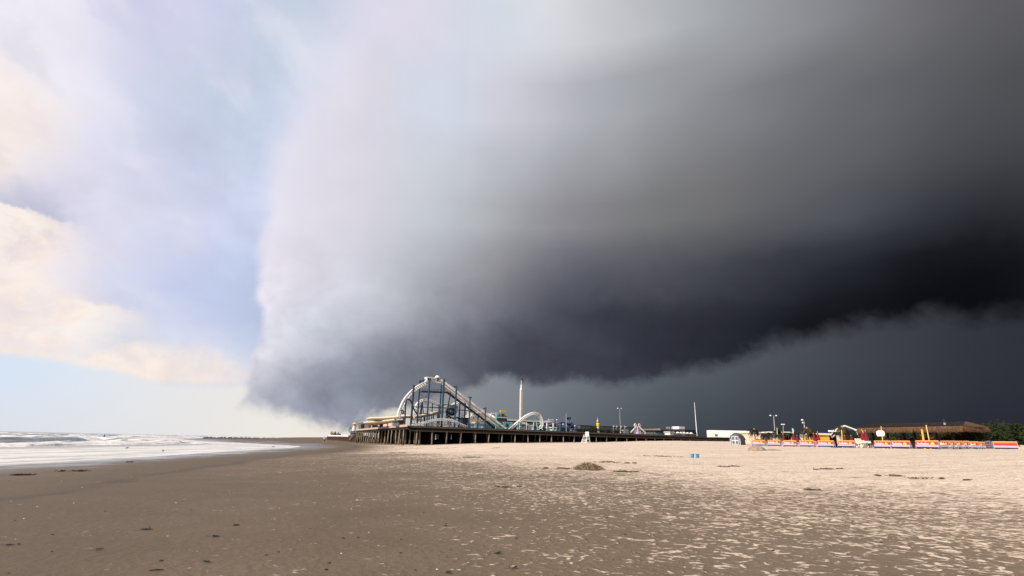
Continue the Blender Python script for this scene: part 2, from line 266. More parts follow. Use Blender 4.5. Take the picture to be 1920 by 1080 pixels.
class MB:                                # collects shapes, links them as one mesh object
    def __init__(s): s.v, s.f, s.m = [], [], []; s.cur = 0
    def add(s, vs, fs):
        o = len(s.v); s.v += [tuple(v) for v in vs]; s.f += [tuple(i+o for i in f) for f in fs]; s.m += [s.cur]*len(fs); return s
    def box(s, c, d, rz=0., top=1.):
        c = Vector(c); R = Matrix.Rotation(rz, 3, 'Z'); vs = []
        for z in (-1, 1):
            k = top if z > 0 else 1
            for x, y in ((-1, -1), (1, -1), (1, 1), (-1, 1)): vs.append(c+R @ Vector((x*d[0]/2*k, y*d[1]/2*k, z*d[2]/2)))
        return s.add(vs, [(3, 2, 1, 0), (4, 5, 6, 7), (0, 1, 5, 4), (1, 2, 6, 5), (2, 3, 7, 6), (3, 0, 4, 7)])
    def bar(s, p, q, w, h=None):
        p, q = Vector(p), Vector(q); t = (q-p).normalized(); h = h or w
        a = t.cross(Vector((0, 0, 1))); a = Vector((1, 0, 0)) if a.length < .01 else a.normalized(); b = a.cross(t)
        vs = [e+a*x*w/2+b*y*h/2 for e in (p, q) for x, y in ((-1, -1), (1, -1), (1, 1), (-1, 1))]
        return s.add(vs, [(0, 1, 2, 3), (7, 6, 5, 4), (4, 5, 1, 0), (5, 6, 2, 1), (6, 7, 3, 2), (7, 4, 0, 3)])
    def tube(s, pts, r, n=8, cap=True):
        pts = [Vector(p) for p in pts]; k = len(pts); rs = r if isinstance(r, (list, tuple)) else [r]*k
        vs = []; ref = None
        for i, p in enumerate(pts):
            t = (pts[min(i+1, k-1)]-pts[max(i-1, 0)]).normalized()
            if ref is None: ref = t.orthogonal().normalized()
            a = ref-t*ref.dot(t); a = t.orthogonal() if a.length < 1e-4 else a; a.normalize(); ref = a; b = t.cross(a)
            vs += [p+(a*math.cos(2*math.pi*j/n)+b*math.sin(2*math.pi*j/n))*rs[i] for j in range(n)]
        fs = [(i*n+j, i*n+(j+1) % n, (i+1)*n+(j+1) % n, (i+1)*n+j) for i in range(k-1) for j in range(n)]
        if cap: fs += [tuple(range(n-1, -1, -1)), tuple((k-1)*n+j for j in range(n))]
        return s.add(vs, fs)
    def lathe(s, c, prof_, n=16, pleat=0, amp=0., squash=1.):
        c = Vector(c); vs = []; k = len(prof_)
        for r, z in prof_:
            for j in range(n):
                a = 2*math.pi*j/n; rr = r*(1+(amp*math.cos(pleat*a) if pleat else 0)); vs.append(c+Vector((rr*math.cos(a), rr*math.sin(a)*squash, z)))
        fs = [(i*n+j, i*n+(j+1) % n, (i+1)*n+(j+1) % n, (i+1)*n+j) for i in range(k-1) for j in range(n)]
        fs += [tuple(range(n-1, -1, -1)), tuple((k-1)*n+j for j in range(n))]
        return s.add(vs, fs)
    def prism(s, poly, axis):            # a flat polygon (3D points) given thickness along a vector
        a = Vector(axis); n = len(poly); P = [Vector(p) for p in poly]
        return s.add([p-a/2 for p in P]+[p+a/2 for p in P], [tuple(range(n-1, -1, -1)), tuple(range(n, 2*n))]+[(i, (i+1) % n, n+(i+1) % n, n+i) for i in range(n)])
    def build(s, name, mats, parent=None, loc=None, smooth_=False):
        base = Vector(loc) if loc is not None else Vector((0, 0, 0))
        if parent is not None:
            base = parent.location if parent.parent is None else parent.parent.location
        me = bpy.data.meshes.new(name); me.from_pydata([Vector(v)-base for v in s.v], [], s.f)
        for m in (mats if isinstance(mats, (list, tuple)) else [mats]): me.materials.append(m)
        me.polygons.foreach_set('material_index', s.m)
        if smooth_: me.polygons.foreach_set('use_smooth', [True]*len(me.polygons))
        bm = bmesh.new(); bm.from_mesh(me); bmesh.ops.recalc_face_normals(bm, faces=bm.faces); bm.to_mesh(me); bm.free()
        o = bpy.data.objects.new(name, me); col.objects.link(o)
        if parent is None: o.location = base
        else: o.parent = parent
        return o
def tag(o, label=None, cat=None, group=None, kind=None):
    for k, v in (('label', label), ('category', cat), ('group', group), ('kind', kind)):
        if v: o[k] = v
    return o
def thing(name, loc, label, cat, group=None):
    o = bpy.data.objects.new(name, None); col.objects.link(o); o.location = loc; o.empty_display_size = .3
    bpy.context.view_layer.update(); return tag(o, label, cat, group)
def copy_tree(o, parent=None):
    c = o.copy(); col.objects.link(c)
    if parent is not None: c.parent = parent
    for ch in list(o.children): copy_tree(ch, c)
    return c
def place(proto, first, loc, rz, label, sc_=1.):
    o = proto if first else copy_tree(proto)
    o.location = loc; o.rotation_euler = (0, 0, rz); o.scale = (sc_,)*3; o['label'] = label; return o
def cr(pts, n=10):                       # Catmull-Rom through points
    P = [Vector(p) for p in pts]; P = [P[0]*2-P[1]]+P+[P[-1]*2-P[-2]]; out = []
    for i in range(1, len(P)-2):
        a, b, c, d = P[i-1:i+3]
        for k in range(n):
            t = k/n; out.append(.5*((2*b)+(c-a)*t+(2*a-5*b+4*c-d)*t*t+(3*b-a-3*c+d)*t**3))
    out.append(P[-2]); return out

def pmat(name, c, rough=.6, var=.15, scale=3., metal=0., bump=0., bscale=20., spec=.4, c2=None, stretch=(1, 1, 1)):
    m = bpy.data.materials.new(name); m.use_nodes = True; t = m.node_tree; b = t.nodes['Principled BSDF']
    b.inputs['Roughness'].default_value = rough; b.inputs['Metallic'].default_value = metal; b.inputs['Specular IOR Level'].default_value = spec
    tcn = t.nodes.new('ShaderNodeTexCoord'); mp = t.nodes.new('ShaderNodeMapping'); mp.inputs[3].default_value = stretch
    t.links.new(tcn.outputs['Object'], mp.inputs[0])
    n = t.nodes.new('ShaderNodeTexNoise'); n.inputs['Scale'].default_value = scale; n.inputs['Detail'].default_value = 5; t.links.new(mp.outputs[0], n.inputs['Vector'])
    r = t.nodes.new('ShaderNodeValToRGB'); r.color_ramp.elements[0].position = .3; r.color_ramp.elements[1].position = .7
    lo = c2 if c2 else tuple(x*(1-var*2) for x in c)
    r.color_ramp.elements[0].color = (*lo, 1); r.color_ramp.elements[1].color = (*[min(1, x*(1+var*.5)) for x in c], 1)
    t.links.new(n.outputs[0], r.inputs[0]); t.links.new(r.outputs[0], b.inputs['Base Color'])
    if bump:
        n2 = t.nodes.new('ShaderNodeTexNoise'); n2.inputs['Scale'].default_value = bscale; n2.inputs['Detail'].default_value = 4; t.links.new(mp.outputs[0], n2.inputs['Vector'])
        bp = t.nodes.new('ShaderNodeBump'); bp.inputs['Strength'].default_value = bump; bp.inputs['Distance'].default_value = .05
        t.links.new(n2.outputs[0], bp.inputs['Height']); t.links.new(bp.outputs[0], b.inputs['Normal'])
    return m

# ---------------------------------------------------------------- the beach
def nodes_of(m):
    t = m.node_tree
    def n(ty, **k):
        x = t.nodes.new(ty)
        for a, b in k.items(): setattr(x, a, b)
        return x
    def put(v, sock):
        if isinstance(v, (int, float)): sock.default_value = v
        elif isinstance(v, tuple): sock.default_value = (*v, 1) if len(sock.default_value) == 4 and len(v) == 3 else v
        else: t.links.new(v, sock)
    def math_(op, a, b=0., clamp=False):
        x = n('ShaderNodeMath', operation=op, use_clamp=clamp); put(a, x.inputs[0]); put(b, x.inputs[1]); return x.outputs[0]
    def ss(v, a, b, ta=0., tb=1., kind='SMOOTHSTEP'):
        x = n('ShaderNodeMapRange', interpolation_type=kind)
        for i, q in enumerate((v, a, b, ta, tb)): put(q, x.inputs[i])
        return x.outputs[0]
    def mix(f, a, b, mode='MIX'):
        x = n('ShaderNodeMix', data_type='RGBA', blend_type=mode); put(f, x.inputs[0]); put(a, x.inputs[6]); put(b, x.inputs[7]); return x.outputs[2]
    pos = n('ShaderNodeNewGeometry').outputs['Position']
    def noise(scale, detail=4, rough=.55, dist=0., rot=0., stretch=(1, 1, 1), off=(0, 0, 0)):
        mp = n('ShaderNodeMapping'); put(pos, mp.inputs[0]); mp.inputs[1].default_value = off; mp.inputs[2].default_value = (0, 0, rot); mp.inputs[3].default_value = stretch
        x = n('ShaderNodeTexNoise'); put(mp.outputs[0], x.inputs['Vector'])
        for k, v in (('Scale', scale), ('Detail', detail), ('Roughness', rough), ('Distortion', dist)): x.inputs[k].default_value = v
        return x.outputs[0]
    def voro(scale, off=(0, 0, 0), feature='F1'):
        mp = n('ShaderNodeMapping'); put(pos, mp.inputs[0]); mp.inputs[1].default_value = off
        x = n('ShaderNodeTexVoronoi', feature=feature); put(mp.outputs[0], x.inputs['Vector']); x.inputs['Scale'].default_value = scale; return x
    return t, n, put, math_, ss, mix, noise, voro
def polar(az0, az1, naz, r0, ratio, nr):
    az = np.radians(np.linspace(az0, az1, naz)); r = r0*ratio**np.arange(nr)
    R_, A_ = np.meshgrid(r, az, indexing='ij'); return (R_*np.sin(A_)).ravel(), (R_*np.cos(A_)).ravel(), naz, nr
def sheet(name, x, y, z, naz, nr, mat_, attrs, kind='structure'):
    me = bpy.data.meshes.new(name); n = naz*nr
    i, j = np.meshgrid(np.arange(nr-1), np.arange(naz-1), indexing='ij'); q = (i*naz+j).ravel()
    F_ = np.stack([q, q+naz, q+naz+1, q+1], 1)
    me.vertices.add(n); me.vertices.foreach_set('co', np.stack([x, y, z], 1).ravel().astype(np.float32))
    me.loops.add(F_.size); me.loops.foreach_set('vertex_index', F_.ravel().astype(np.int32))
    me.polygons.add(len(F_)); me.polygons.foreach_set('loop_start', np.arange(0, F_.size, 4, dtype=np.int32))
    me.polygons.foreach_set('use_smooth', np.ones(len(F_), bool)); me.update(calc_edges=True)
    if len(me.polygons) and me.polygons[0].normal.z < 0: me.flip_normals()
    for k, v in attrs.items():
        a = me.attributes.new(k, 'FLOAT', 'POINT'); a.data.foreach_set('value', v.astype(np.float32))
    me.materials.append(mat_); o = bpy.data.objects.new(name, me); col.objects.link(o); o['kind'] = kind; return o

sand = bpy.data.materials.new('sand'); sand.use_nodes = True
t, n, put, math_, ss, mix, noise, voro = nodes_of(sand); bs = t.nodes['Principled BSDF']
S = n('ShaderNodeAttribute', attribute_name='shore').outputs['Fac']
S2_ = math_('ADD', S, math_('MULTIPLY', math_('SUBTRACT', noise(.09, 4, .6), .5), 26))
S2_ = math_('ADD', S2_, math_('MULTIPLY', math_('SUBTRACT', noise(.5, 4, .6), .5), 9))
sy_ = n('ShaderNodeSeparateXYZ'); put(n('ShaderNodeNewGeometry').outputs['Position'], sy_.inputs[0])
S2_ = math_('ADD', S2_, math_('MULTIPLY', ss(sy_.outputs[1], 12, 70, 0, 24, "LINEAR"), math_("MULTIPLY", ss(S, 4, 17), ss(sy_.outputs[1], 165, 120))))
cvr = ss(S2_, 22, 56, 0, 1, 'LINEAR')
m1 = noise(3.3, 3, .5, 1.6); m2 = noise(2.6, 4, .55, .7, math.radians(24), (1, 2.6, 1)); m3 = noise(7, 3, .6, .6, math.radians(24), (1, 1.8, 1))
nz = mix(ss(S2_, 34, 46), m1, m2)
nz = math_('ADD', math_('MULTIPLY', nz, .66), math_('MULTIPLY', m3, .34))
th = ss(cvr, 0, 1, .66, .34, 'LINEAR')
dry = ss(nz, math_('SUBTRACT', th, .02), math_('ADD', th, .055))
wet = ss(S2_, 9, -2)
damp = mix(noise(.35, 5, .6), (.106, .076, .048), (.158, .115, .075))
fine = noise(55, 3, .7); grit = noise(8, 5, .65, .3)
damp = mix(ss(grit, .35, .7), mix(.35, damp, (.08, .058, .041)), damp)
drc = mix(noise(1.1, 4, .6), (.73, .595, .485), (.87, .735, .62))
drc = mix(ss(grit, .55, .35), drc, (.47, .355, .26))
damp = mix(ss(cvr, .0, .9, 0, .62, 'LINEAR'), damp, (.37, .285, .21))
bc = mix(dry, damp, mix(ss(cvr, 0, .6), mix(.6, drc, (.36, .275, .20)), drc))
trk = noise(.8, 5, .6, .3, math.radians(-14), (.12, 1, 1)); trk2 = noise(2.6, 5, .65, .4, math.radians(-8), (.35, 1, 1))
bc = mix(math_('MULTIPLY', ss(cvr, .5, 1), ss(math_('ADD', math_('MULTIPLY', trk, .6), math_('MULTIPLY', trk2, .4)), .47, .66, 0, .6)), bc, (.43, .32, .235))
bc = mix(wet, bc, (.10, .08, .064))
# a darker tide line, dark flecks of weed, pale shell flecks
TD = n('ShaderNodeAttribute', attribute_name='tide').outputs['Fac']
tdn = math_('ADD', TD, math_('MULTIPLY', math_('SUBTRACT', noise(.22, 4, .6), .5), 3.4))
bc = mix(math_('MULTIPLY', ss(math_('ABSOLUTE', tdn), .75, .1), ss(noise(.25, 3), .36, .55, .15, .75)), bc, (.07, .054, .04))
bc = mix(math_('MULTIPLY', ss(tdn, -6, 0), ss(tdn, .5, 0, 0, .22)), bc, (.09, .07, .055))
tl2 = math_('ABSOLUTE', math_('SUBTRACT', math_('ADD', S, math_('MULTIPLY', math_('SUBTRACT', noise(.12, 3, .6, 0, 0, (1, 1, 1), (9, 4, 0)), .5), 12)), 45))
bc = mix(math_('MULTIPLY', ss(tl2, 1.6, 0), ss(noise(.9, 4, .65), .56, .66, 0, .75)), bc, (.10, .075, .05))
v1 = voro(1.6); v1c = n('ShaderNodeSeparateColor'); put(v1.outputs['Color'], v1c.inputs[0])
fl = math_('MULTIPLY', ss(v1.outputs['Distance'], .09, .05), ss(math_('ADD', v1c.outputs[0], math_('MULTIPLY', noise(.2, 3), .5)), 1.1, 1.14))
fl = math_('MULTIPLY', fl, ss(noise(9, 3, .7), .42, .55))
bc = mix(fl, bc, (.035, .028, .02))
v2 = voro(3.3, (5, 3, 0)); v2c = n('ShaderNodeSeparateColor'); put(v2.outputs['Color'], v2c.inputs[0])
shl = math_('MULTIPLY', ss(v2.outputs['Distance'], .05, .03), ss(v2c.outputs[0], .93, .94))
bc = mix(shl, bc, (.7, .66, .6))
bc = mix(1., bc, mix(fine, (.82, .82, .82), (1.14, 1.14, 1.14)), 'MULTIPLY')
put(bc, bs.inputs['Base Color'])
put(mix(wet, (.75, .75, .75), (.16, .16, .16)), bs.inputs['Roughness']); put(ss(S2_, 14, 0, .25, .6), bs.inputs['Specular IOR Level'])
hgt = math_('ADD', math_('MULTIPLY', math_('MULTIPLY', nz, ss(cvr, .02, .3, .25, 1)), .06), math_('ADD', math_('MULTIPLY', grit, .022), math_('MULTIPLY', fine, .004)))
hgt = math_('ADD', hgt, math_('MULTIPLY', dry, .008))
hgt = math_('ADD', hgt, math_('MULTIPLY', math_('MULTIPLY', ss(cvr, .55, 1), noise(1.3, 5, .6, .5, math.radians(24), (1, 1.7, 1))), .22))
bp = n('ShaderNodeBump'); put(hgt, bp.inputs['Height']); bp.inputs['Distance'].default_value = 1.0
put(math_('SUBTRACT', 1., ss(S2_, 16, 2)), bp.inputs['Strength']); put(bp.outputs[0], bs.inputs['Normal'])
x, y, na, nr = polar(-115, 115, 690, 1.2, 1.0185, 440)
z = gz(x, y); r_ = np.hypot(x, y)
k = smooth(24, 44, shore(x, y))*np.clip(r_/10, .3, 1)
z += k*((fbm(x*1.2, y*1.2, .9, 3, 31)-.5)*.07)
tw = np.hypot(x-7.5, y-30.5)
sheet('beach_sand', x, y, z, na, nr, sand, {'shore': shore(x, y)*(1-.72*smooth(135, 185, y)*smooth(-32, -66, x)), 'tide': shore(x, y)-np.interp(y, [-50, 4, 12, 25, 55, 110, 200], [24, 21, 17.5, 14.5, 11.5, 10, 8])})

# ---------------------------------------------------------------- the sea
SEA = -.47
x, y, na, nr = polar(-88, -6, 560, 20, 1.0105, 560)
s = shore(x, y); r_ = np.hypot(x, y)
u = -s + (fbm(x, y, .02, 3, 2)-.5)*22*smooth(20, 60, -s) + (fbm(x, y, .09, 2, 4)-.5)*5
z = np.zeros_like(x); foam = np.zeros_like(x)
along = y+x*.2
def breaker(c, w, hgt_, back, seed, cut, fw):
    """one wave: steep face towards the shore, long back, broken in stretches"""
    global z, foam
    a = smooth(cut-.12, cut+.16, fbm(along, np.zeros_like(along)+seed*7, .022, 3, seed))
    d = u-c
    hh = np.where(d < 0, np.exp(-(d/w)**2), np.exp(-(d/back)**2))*hgt_*(.35+.65*a)
    z += hh
    brk = smooth(.42, .6, fbm(along, np.zeros_like(along)+seed*3, .03, 3, seed+50))
    foam += brk*np.where(d < 0, np.exp(-(d/(w*1.3))**2), np.exp(-(d/fw)**2))*(.55+.7*fbm(x, y, .5, 4, seed))
breaker(27, 1.6, .28, 4, 1, .3, 5); breaker(36, 1.8, .55, 6, 2, .4, 5); breaker(47, 2.0, .85, 6, 3, .42, 4); breaker(60, 2.3, .95, 8, 4, .42, 9)
breaker(78, 2.6, .9, 9, 5, .45, 5); breaker(98, 3, 1., 10, 6, .45, 9); breaker(125, 3.5, .9, 12, 7, .45, 9); breaker(160, 4, .9, 14, 8, .5, 9); breaker(210, 5, .8, 16, 9, .5, 8)
far = np.clip(1-r_/900, .15, 1)
z += smooth(20, 40, -s)*((fbm(x, y, .28, 4, 12)-.5)*.5 + (fbm(x, y, .08, 3, 13)-.5)*.5)*far
z += smooth(0, 18, -s)*(fbm(x, y, .6, 2, 15)-.5)*.012
foam += smooth(25, 30, -s)*smooth(.5, .66, fbm(x, y*.6, .14, 4, 17))*.75*smooth(190, 60, -s)
film = smooth(30, 22, -s)
foam = np.clip(foam, 0, 1)*(1-film)
z = z*(1-film*.97)+SEA
water = bpy.data.materials.new('sea_water'); water.use_nodes = True
t, n, put, math_, ss, mix, noise, voro = nodes_of(water); bs = t.nodes['Principled BSDF']
FM = n('ShaderNodeAttribute', attribute_name='foam').outputs['Fac']; FI = n('ShaderNodeAttribute', attribute_name='film').outputs['Fac']
lace = noise(1.4, 6, .7, .8, 0, (1, .7, 1)); lace2 = noise(5, 5, .7, .5)
foam_sheen = ss(math_('ADD', FM, math_('MULTIPLY', math_('SUBTRACT', math_('ADD', math_('MULTIPLY', lace, .6), math_('MULTIPLY', lace2, .4)), .5), 1.5)), .32, .62)
st3 = noise(.8, 5, .62, .4, math.radians(8), (1, .06, 1)); st4 = noise(3.2, 5, .65, .5, math.radians(8), (1, .12, 1))
film_sheen = math_('MULTIPLY', FI, ss(math_('ADD', math_('MULTIPLY', st3, .6), math_('MULTIPLY', st4, .4)), .36, .56, .12, 1))  # white streaks: thin foam, plus the bright sky sheen painted into the film
foam_sheen = math_('MAXIMUM', foam_sheen, math_('MULTIPLY', film_sheen, .92))
wcol = mix(FI, mix(noise(.05, 3), (.035, .05, .045), (.06, .075, .065)), (.10, .08, .062))
put(mix(foam_sheen, wcol, (.80, .78, .76)), bs.inputs['Base Color'])
put(mix(foam_sheen, mix(FI, (.12, .12, .12), (.05, .05, .05)), (.7, .7, .7)), bs.inputs['Roughness']); bs.inputs['IOR'].default_value = 1.33
bp = n('ShaderNodeBump'); put(math_('ADD', math_('MULTIPLY', noise(1.3, 5, .65, .4), .25), math_('MULTIPLY', noise(6, 4, .6), .06)), bp.inputs['Height'])
bp.inputs['Distance'].default_value = 1.; put(ss(FI, 0, 1, .8, .035), bp.inputs['Strength']); put(bp.outputs[0], bs.inputs['Normal'])
sheet('sea', x, y, z, na, nr, water, {'foam': foam, 'film': film})

# ---------------------------------------------------------------- materials
m_deck = pmat('weathered_planks', (.055, .042, .032), .8, .2, 2, bump=.3, stretch=(1, 6, 1))
m_beam = pmat('dark_timber', (.020, .016, .013), .85, .2, 3)
m_beam2 = pmat('grey_timber', (.13, .105, .085), .85, .2, 3)
m_pile = pmat('pile_timber', (.26, .215, .155), .85, .25, 2.2, bump=.4, stretch=(1, 1, .35), c2=(.085, .07, .052))
m_pink = pmat('sunlit_plank', (.55, .40, .31), .8, .15, 2)  # pale pink puts the sunlight on the end face into the colour
m_black = pmat('black_parts_and_shade', (.012, .011, .010), .95, .2, 2, spec=.1)  # black parts; also shade painted in under the deck and in openings
m_white = pmat('white_paint', (.80, .79, .76), .45, .04, 2)
m_offw = pmat('cream_paint', (.74, .68, .56), .5, .06, 2)
m_beige = pmat('beige_fibreglass', (.72, .60, .44), .35, .06, 1.5)
m_navy = pmat('navy_steel', (.012, .03, .062), .45, .12, 2)
m_blue = pmat('blue_steel', (.014, .048, .09), .45, .1, 2)
m_dark = pmat('black_steel', (.018, .02, .026), .5, .15, 2)
m_teal = pmat('teal_steel', (.16, .58, .60), .45, .08, 2)
m_mint = pmat('mint_steel', (.36, .70, .64), .45, .08, 2)
m_aqua = pmat('aqua_panel', (.26, .70, .80), .5, .08, 2)
m_grey = pmat('grey_metal', (.34, .35, .36), .45, .08, 2)
m_dgrey = pmat('dark_grey_cladding', (.10, .11, .12), .6, .12, 2)
m_slate = pmat('slate_blue', (.10, .13, .27), .5, .1, 2)
m_red = pmat('red_canvas', (.24, .008, .022), .8, .15, 4)
m_yel = pmat('yellow_paint', (.78, .56, .05), .5, .08, 2)
m_gold = pmat('gold_paint', (.80, .48, .10), .45, .1, 2)
m_green = pmat('green_paint', (.10, .36, .16), .5, .1, 2)
m_orange = pmat('orange_boards', (.78, .40, .05), .6, .1, 1.5)
m_bamboo = pmat('bamboo', (.72, .55, .22), .5, .12, 3, stretch=(1, 1, .4))
m_thatch = pmat('thatch', (.15, .078, .04), .95, .3, 6, c2=(.045, .025, .014), stretch=(1, 1, .2))
m_thatchd = pmat('dark_shaded_thatch', (.024, .016, .011), .95, .25, 3)  # near-black: shade put into the roof-top thatch; dark posts use it too
m_leaf = pmat('dark_leaves', (.026, .036, .011), .8, .3, 1.2, c2=(.009, .014, .005), spec=.15)
m_leaf2 = pmat('olive_leaves', (.06, .062, .02), .8, .3, 1.2, c2=(.016, .018, .007), spec=.15)
m_frond = pmat('palm_fronds', (.028, .034, .013), .7, .3, 1.5, c2=(.008, .009, .005), spec=.2)
m_dryf = pmat('dry_fronds', (.085, .058, .028), .8, .3, 1.5, c2=(.014, .011, .007), spec=.1)
m_bark = pmat('palm_bark', (.34, .27, .17), .9, .25, 4, stretch=(1, 1, 3))
m_lilac = pmat('lilac_paint', (.66, .50, .80), .5, .06, 2)
m_rose = pmat('rose_paint', (.80, .52, .50), .5, .08, 2)
m_concr = pmat('stained_concrete', (.27, .24, .22), .85, .15, 1.2)
m_glass = pmat('dark_glass', (.02, .025, .03), .1, .1, 2, spec=.6)
m_shed = pmat('shed_siding', (.10, .125, .16), .7, .06, 2)
m_shedd = pmat('shed_roof', (.12, .125, .13), .8, .2, 5)
m_trim = pmat('shed_trim', (.62, .64, .67), .5, .04, 2)
m_bucket = pmat('turquoise_plastic', (.015, .27, .46), .3, .06, 2)
m_rust = pmat('red_brown_boards', (.055, .019, .013), .8, .2, 1.5, stretch=(4, 4, 1))
m_weed = pmat('dried_weed', (.14, .10, .06), .95, .3, 9, c2=(.035, .026, .016))
m_weedd = pmat('wet_weed', (.030, .024, .017), .8, .25, 9)
m_straw = pmat('straw', (.46, .35, .23), .9, .25, 8, c2=(.13, .095, .06))
m_rock = pmat('dark_rock', (.06, .055, .05), .8, .3, 1.2, bump=.5, bscale=3)
m_sandl = pmat('clumped_sand', (.36, .285, .215), .9, .2, 5, bump=.5, bscale=9, c2=(.20, .155, .115))
m_skin = pmat('skin', (.45, .28, .2), .6, .05, 5)
m_shirt = pmat('pale_shirt', (.55, .56, .58), .8, .08, 5)
m_short = pmat('dark_trousers', (.03, .032, .04), .85, .1, 5)
m_feath = pmat('grey_feathers', (.16, .15, .14), .7, .2, 20)
m_pole = pmat('galvanised_pole', (.46, .47, .48), .4, .08, 2, metal=.3)
m_lamp = pmat('lamp_housing', (.78, .79, .80), .35, .04, 2)
m_plum = pmat('dark_plum', (.10, .02, .035), .7, .2, 3)

Z = 4.6
def on_end(px, py, ins):                 # as on_face, on the upright plane `ins` metres in from the pier's seaward end
    v = ray(px, py); nn = np.array([-WX[1], WX[0]]); o = A0+VX*ins
    t = (o @ nn)/(v[:2] @ nn); return Vector((v[0]*t, v[1]*t, EYE+v[2]*t))
VX3, WX3 = Vector((VX[0], VX[1], 0)), Vector((WX[0], WX[1], 0)); RZ = math.atan2(VX[1], VX[0])
A3 = Vector((A0[0], A0[1], 0))
def P(l, w, z): return A3+VX3*l+WX3*w+Vector((0, 0, z))
def F(px, py, off): return on_face(px, py, off)

# ---------------------------------------------------------------- the pier
LP, WP = 168., 85.65
pier = thing('pier', P(0, 0, ground(*P(0, 0, 0)[:2])), 'long dark timber amusement pier on rows of round piles', 'pier')
b = MB(); b.prism([P(-.4, -.4, Z-.14), P(LP, -.4, Z-.14), P(LP, WP, Z-.14), P(-.4, WP, Z-.14)], (0, 0, .28)); b.build('deck', m_deck, pier)
b = MB(); b.bar(P(-.1, .0, Z-.62), P(LP, 0, Z-.62), .3, .62); b.build('edge_beam', m_beam, pier)
b = MB(); b.bar(P(.2, -.32, Z-.30), P(LP, -.32, Z-.30), .2, .16); b.bar(P(.2, .22, Z-1.06), P(LP, .22, Z-1.06), .34, .2); b.build('stringer', m_beam2, pier)
b = MB(); b.bar(P(-.15, .3, Z-.52), P(-.15, WP, Z-.52), .3, .46); b.build('end_beam', m_beam, pier)
b = MB(); b.bar(P(-.55, -.3, Z+.02), P(-.55, WP, Z+.02), .12, .5); b.build('kick_board', m_pink, pier)
b = MB()
for kk in range(0, 46): b.bar(P(1+kk*3.66, -.3, Z+.05), P(1+kk*3.66, -.3, Z+1.0), .07)
for zz in (.52, 1.0): b.bar(P(0, -.3, Z+zz), P(LP, -.3, Z+zz), .06, .05)
b.build('handrail', m_beam, pier)
def pile(p, r, top):
    g = ground(p[0], p[1])-.4; q = MB(); dx, dy = rng.uniform(-.2, .2, 2)
    q.tube([(p[0]+dx, p[1]+dy, g), (p[0]+dx*.5, p[1]+dy*.5, (g+top)/2), (p[0], p[1], top)], [r*1.22, r*1.05, r*.92], 9, True); return q
for kk in range(42): pile(P(1.8+3.66*kk, .05, 0), .15, Z-.93).build('pile', m_pile, pier, smooth_=True)
for kk in range(18): pile(P(-.12, 4.75*(kk+1)+rng.uniform(-.4, .4), 0), .17, Z-.75).build('pile', m_pile, pier, smooth_=True)
for kk in range(18): pile(P(3.0, 4.75*(kk+.4), 0), .2, Z-.3).build('pile', m_pile, pier, smooth_=True)
for kk in range(22): pile(P(3.4+3.66*kk, 5.6, 0), .15, Z-.3).build('pile', m_pile, pier, smooth_=True)
b = MB()
for j in range(2, 18):
    for kk in range(1, 22):
        p = P(2.6+3.66*kk+.9*(j % 3), 4.75*j+rng.uniform(-.5, .5), 0); g = ground(p[0], p[1])-.3
        b.tube([(p[0], p[1], g), (p[0], p[1], Z-.3)], .2, 6, False)
for j in range(0, 18): b.bar(P(0, 4.75*j, Z-.5), P(80, 4.75*j, Z-.5), .3, .4)
tag(b.build('inner_piles', m_beam, pier), kind='stuff')
b = MB(); b.bar(P(31, 10, 2.2), P(LP, 10, 2.2), .3, 4.7); b.bar(P(31, 10, 2.2), P(31, 30, 2.2), .3, 4.7)  # dark walls added so the space under the deck reads black
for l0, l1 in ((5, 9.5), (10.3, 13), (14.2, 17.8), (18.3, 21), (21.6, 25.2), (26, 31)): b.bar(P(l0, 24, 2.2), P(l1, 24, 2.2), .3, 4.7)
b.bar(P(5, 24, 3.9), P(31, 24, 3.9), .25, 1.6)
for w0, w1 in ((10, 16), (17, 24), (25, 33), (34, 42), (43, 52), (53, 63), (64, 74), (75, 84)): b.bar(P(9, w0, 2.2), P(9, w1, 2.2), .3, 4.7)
b.bar(P(7, 58, 2.2), P(13, 58, 2.2), .3, 4.7); b.build('added_shade_wall', m_black, pier)

# lower landing beyond the pier's seaward end
D = 214.
bk = thing('beach_platform', at(640, 825, D), 'low red-brown boarded platform with a pale top beyond the far end of the pier', 'platform')
b = MB(); q0, q1 = at(612.5, 824.3, D), at(669, 825.5, 200); z1 = at(612, 816.3, D).z
dv = (q1-q0); dv.z = 0; dl = dv.length; dv.normalize(); nv = Vector((-dv.y, dv.x, 0))
def seg(mb, a, c, z0, z1, th, back=0.): mb.prism([q0+dv*a+nv*back+Vector((0, 0, z0-q0.z)), q0+dv*c+nv*back+Vector((0, 0, z0-q0.z)), q0+dv*c+nv*back+Vector((0, 0, z1-q0.z)), q0+dv*a+nv*back+Vector((0, 0, z1-q0.z))], nv*th)
seg(b, 0, dl, -.2, z1-.35, 9, 4.5)
b.build('wall', m_rust, bk)
b = MB(); seg(b, 1.4, dl*.72, z1-.33, z1+.2, 8.6, 4.2); b.build('top', m_white, bk)
b = MB(); seg(b, .2, 2.6, z1+.2, z1+.75, 3, 3); b.build('bin', m_dark, bk)
b = MB(); seg(b, 8.0, dl+2, z1+1.3, z1+1.6, 7, 8); seg(b, 7.6, 10, z1+.2, z1+2.0, 3, 7); seg(b, 11.0, 12.4, z1+.2, z1+2.6, 3, 7); b.build('shelter', m_dgrey, bk)
b = MB(); b.prism([at(656.5, 825.3, 203), at(658.5, 825.3, 203), at(668.5, 813.5, 201), at(666, 813.5, 201)], nv*1.6); b.build('stair', m_white, bk)
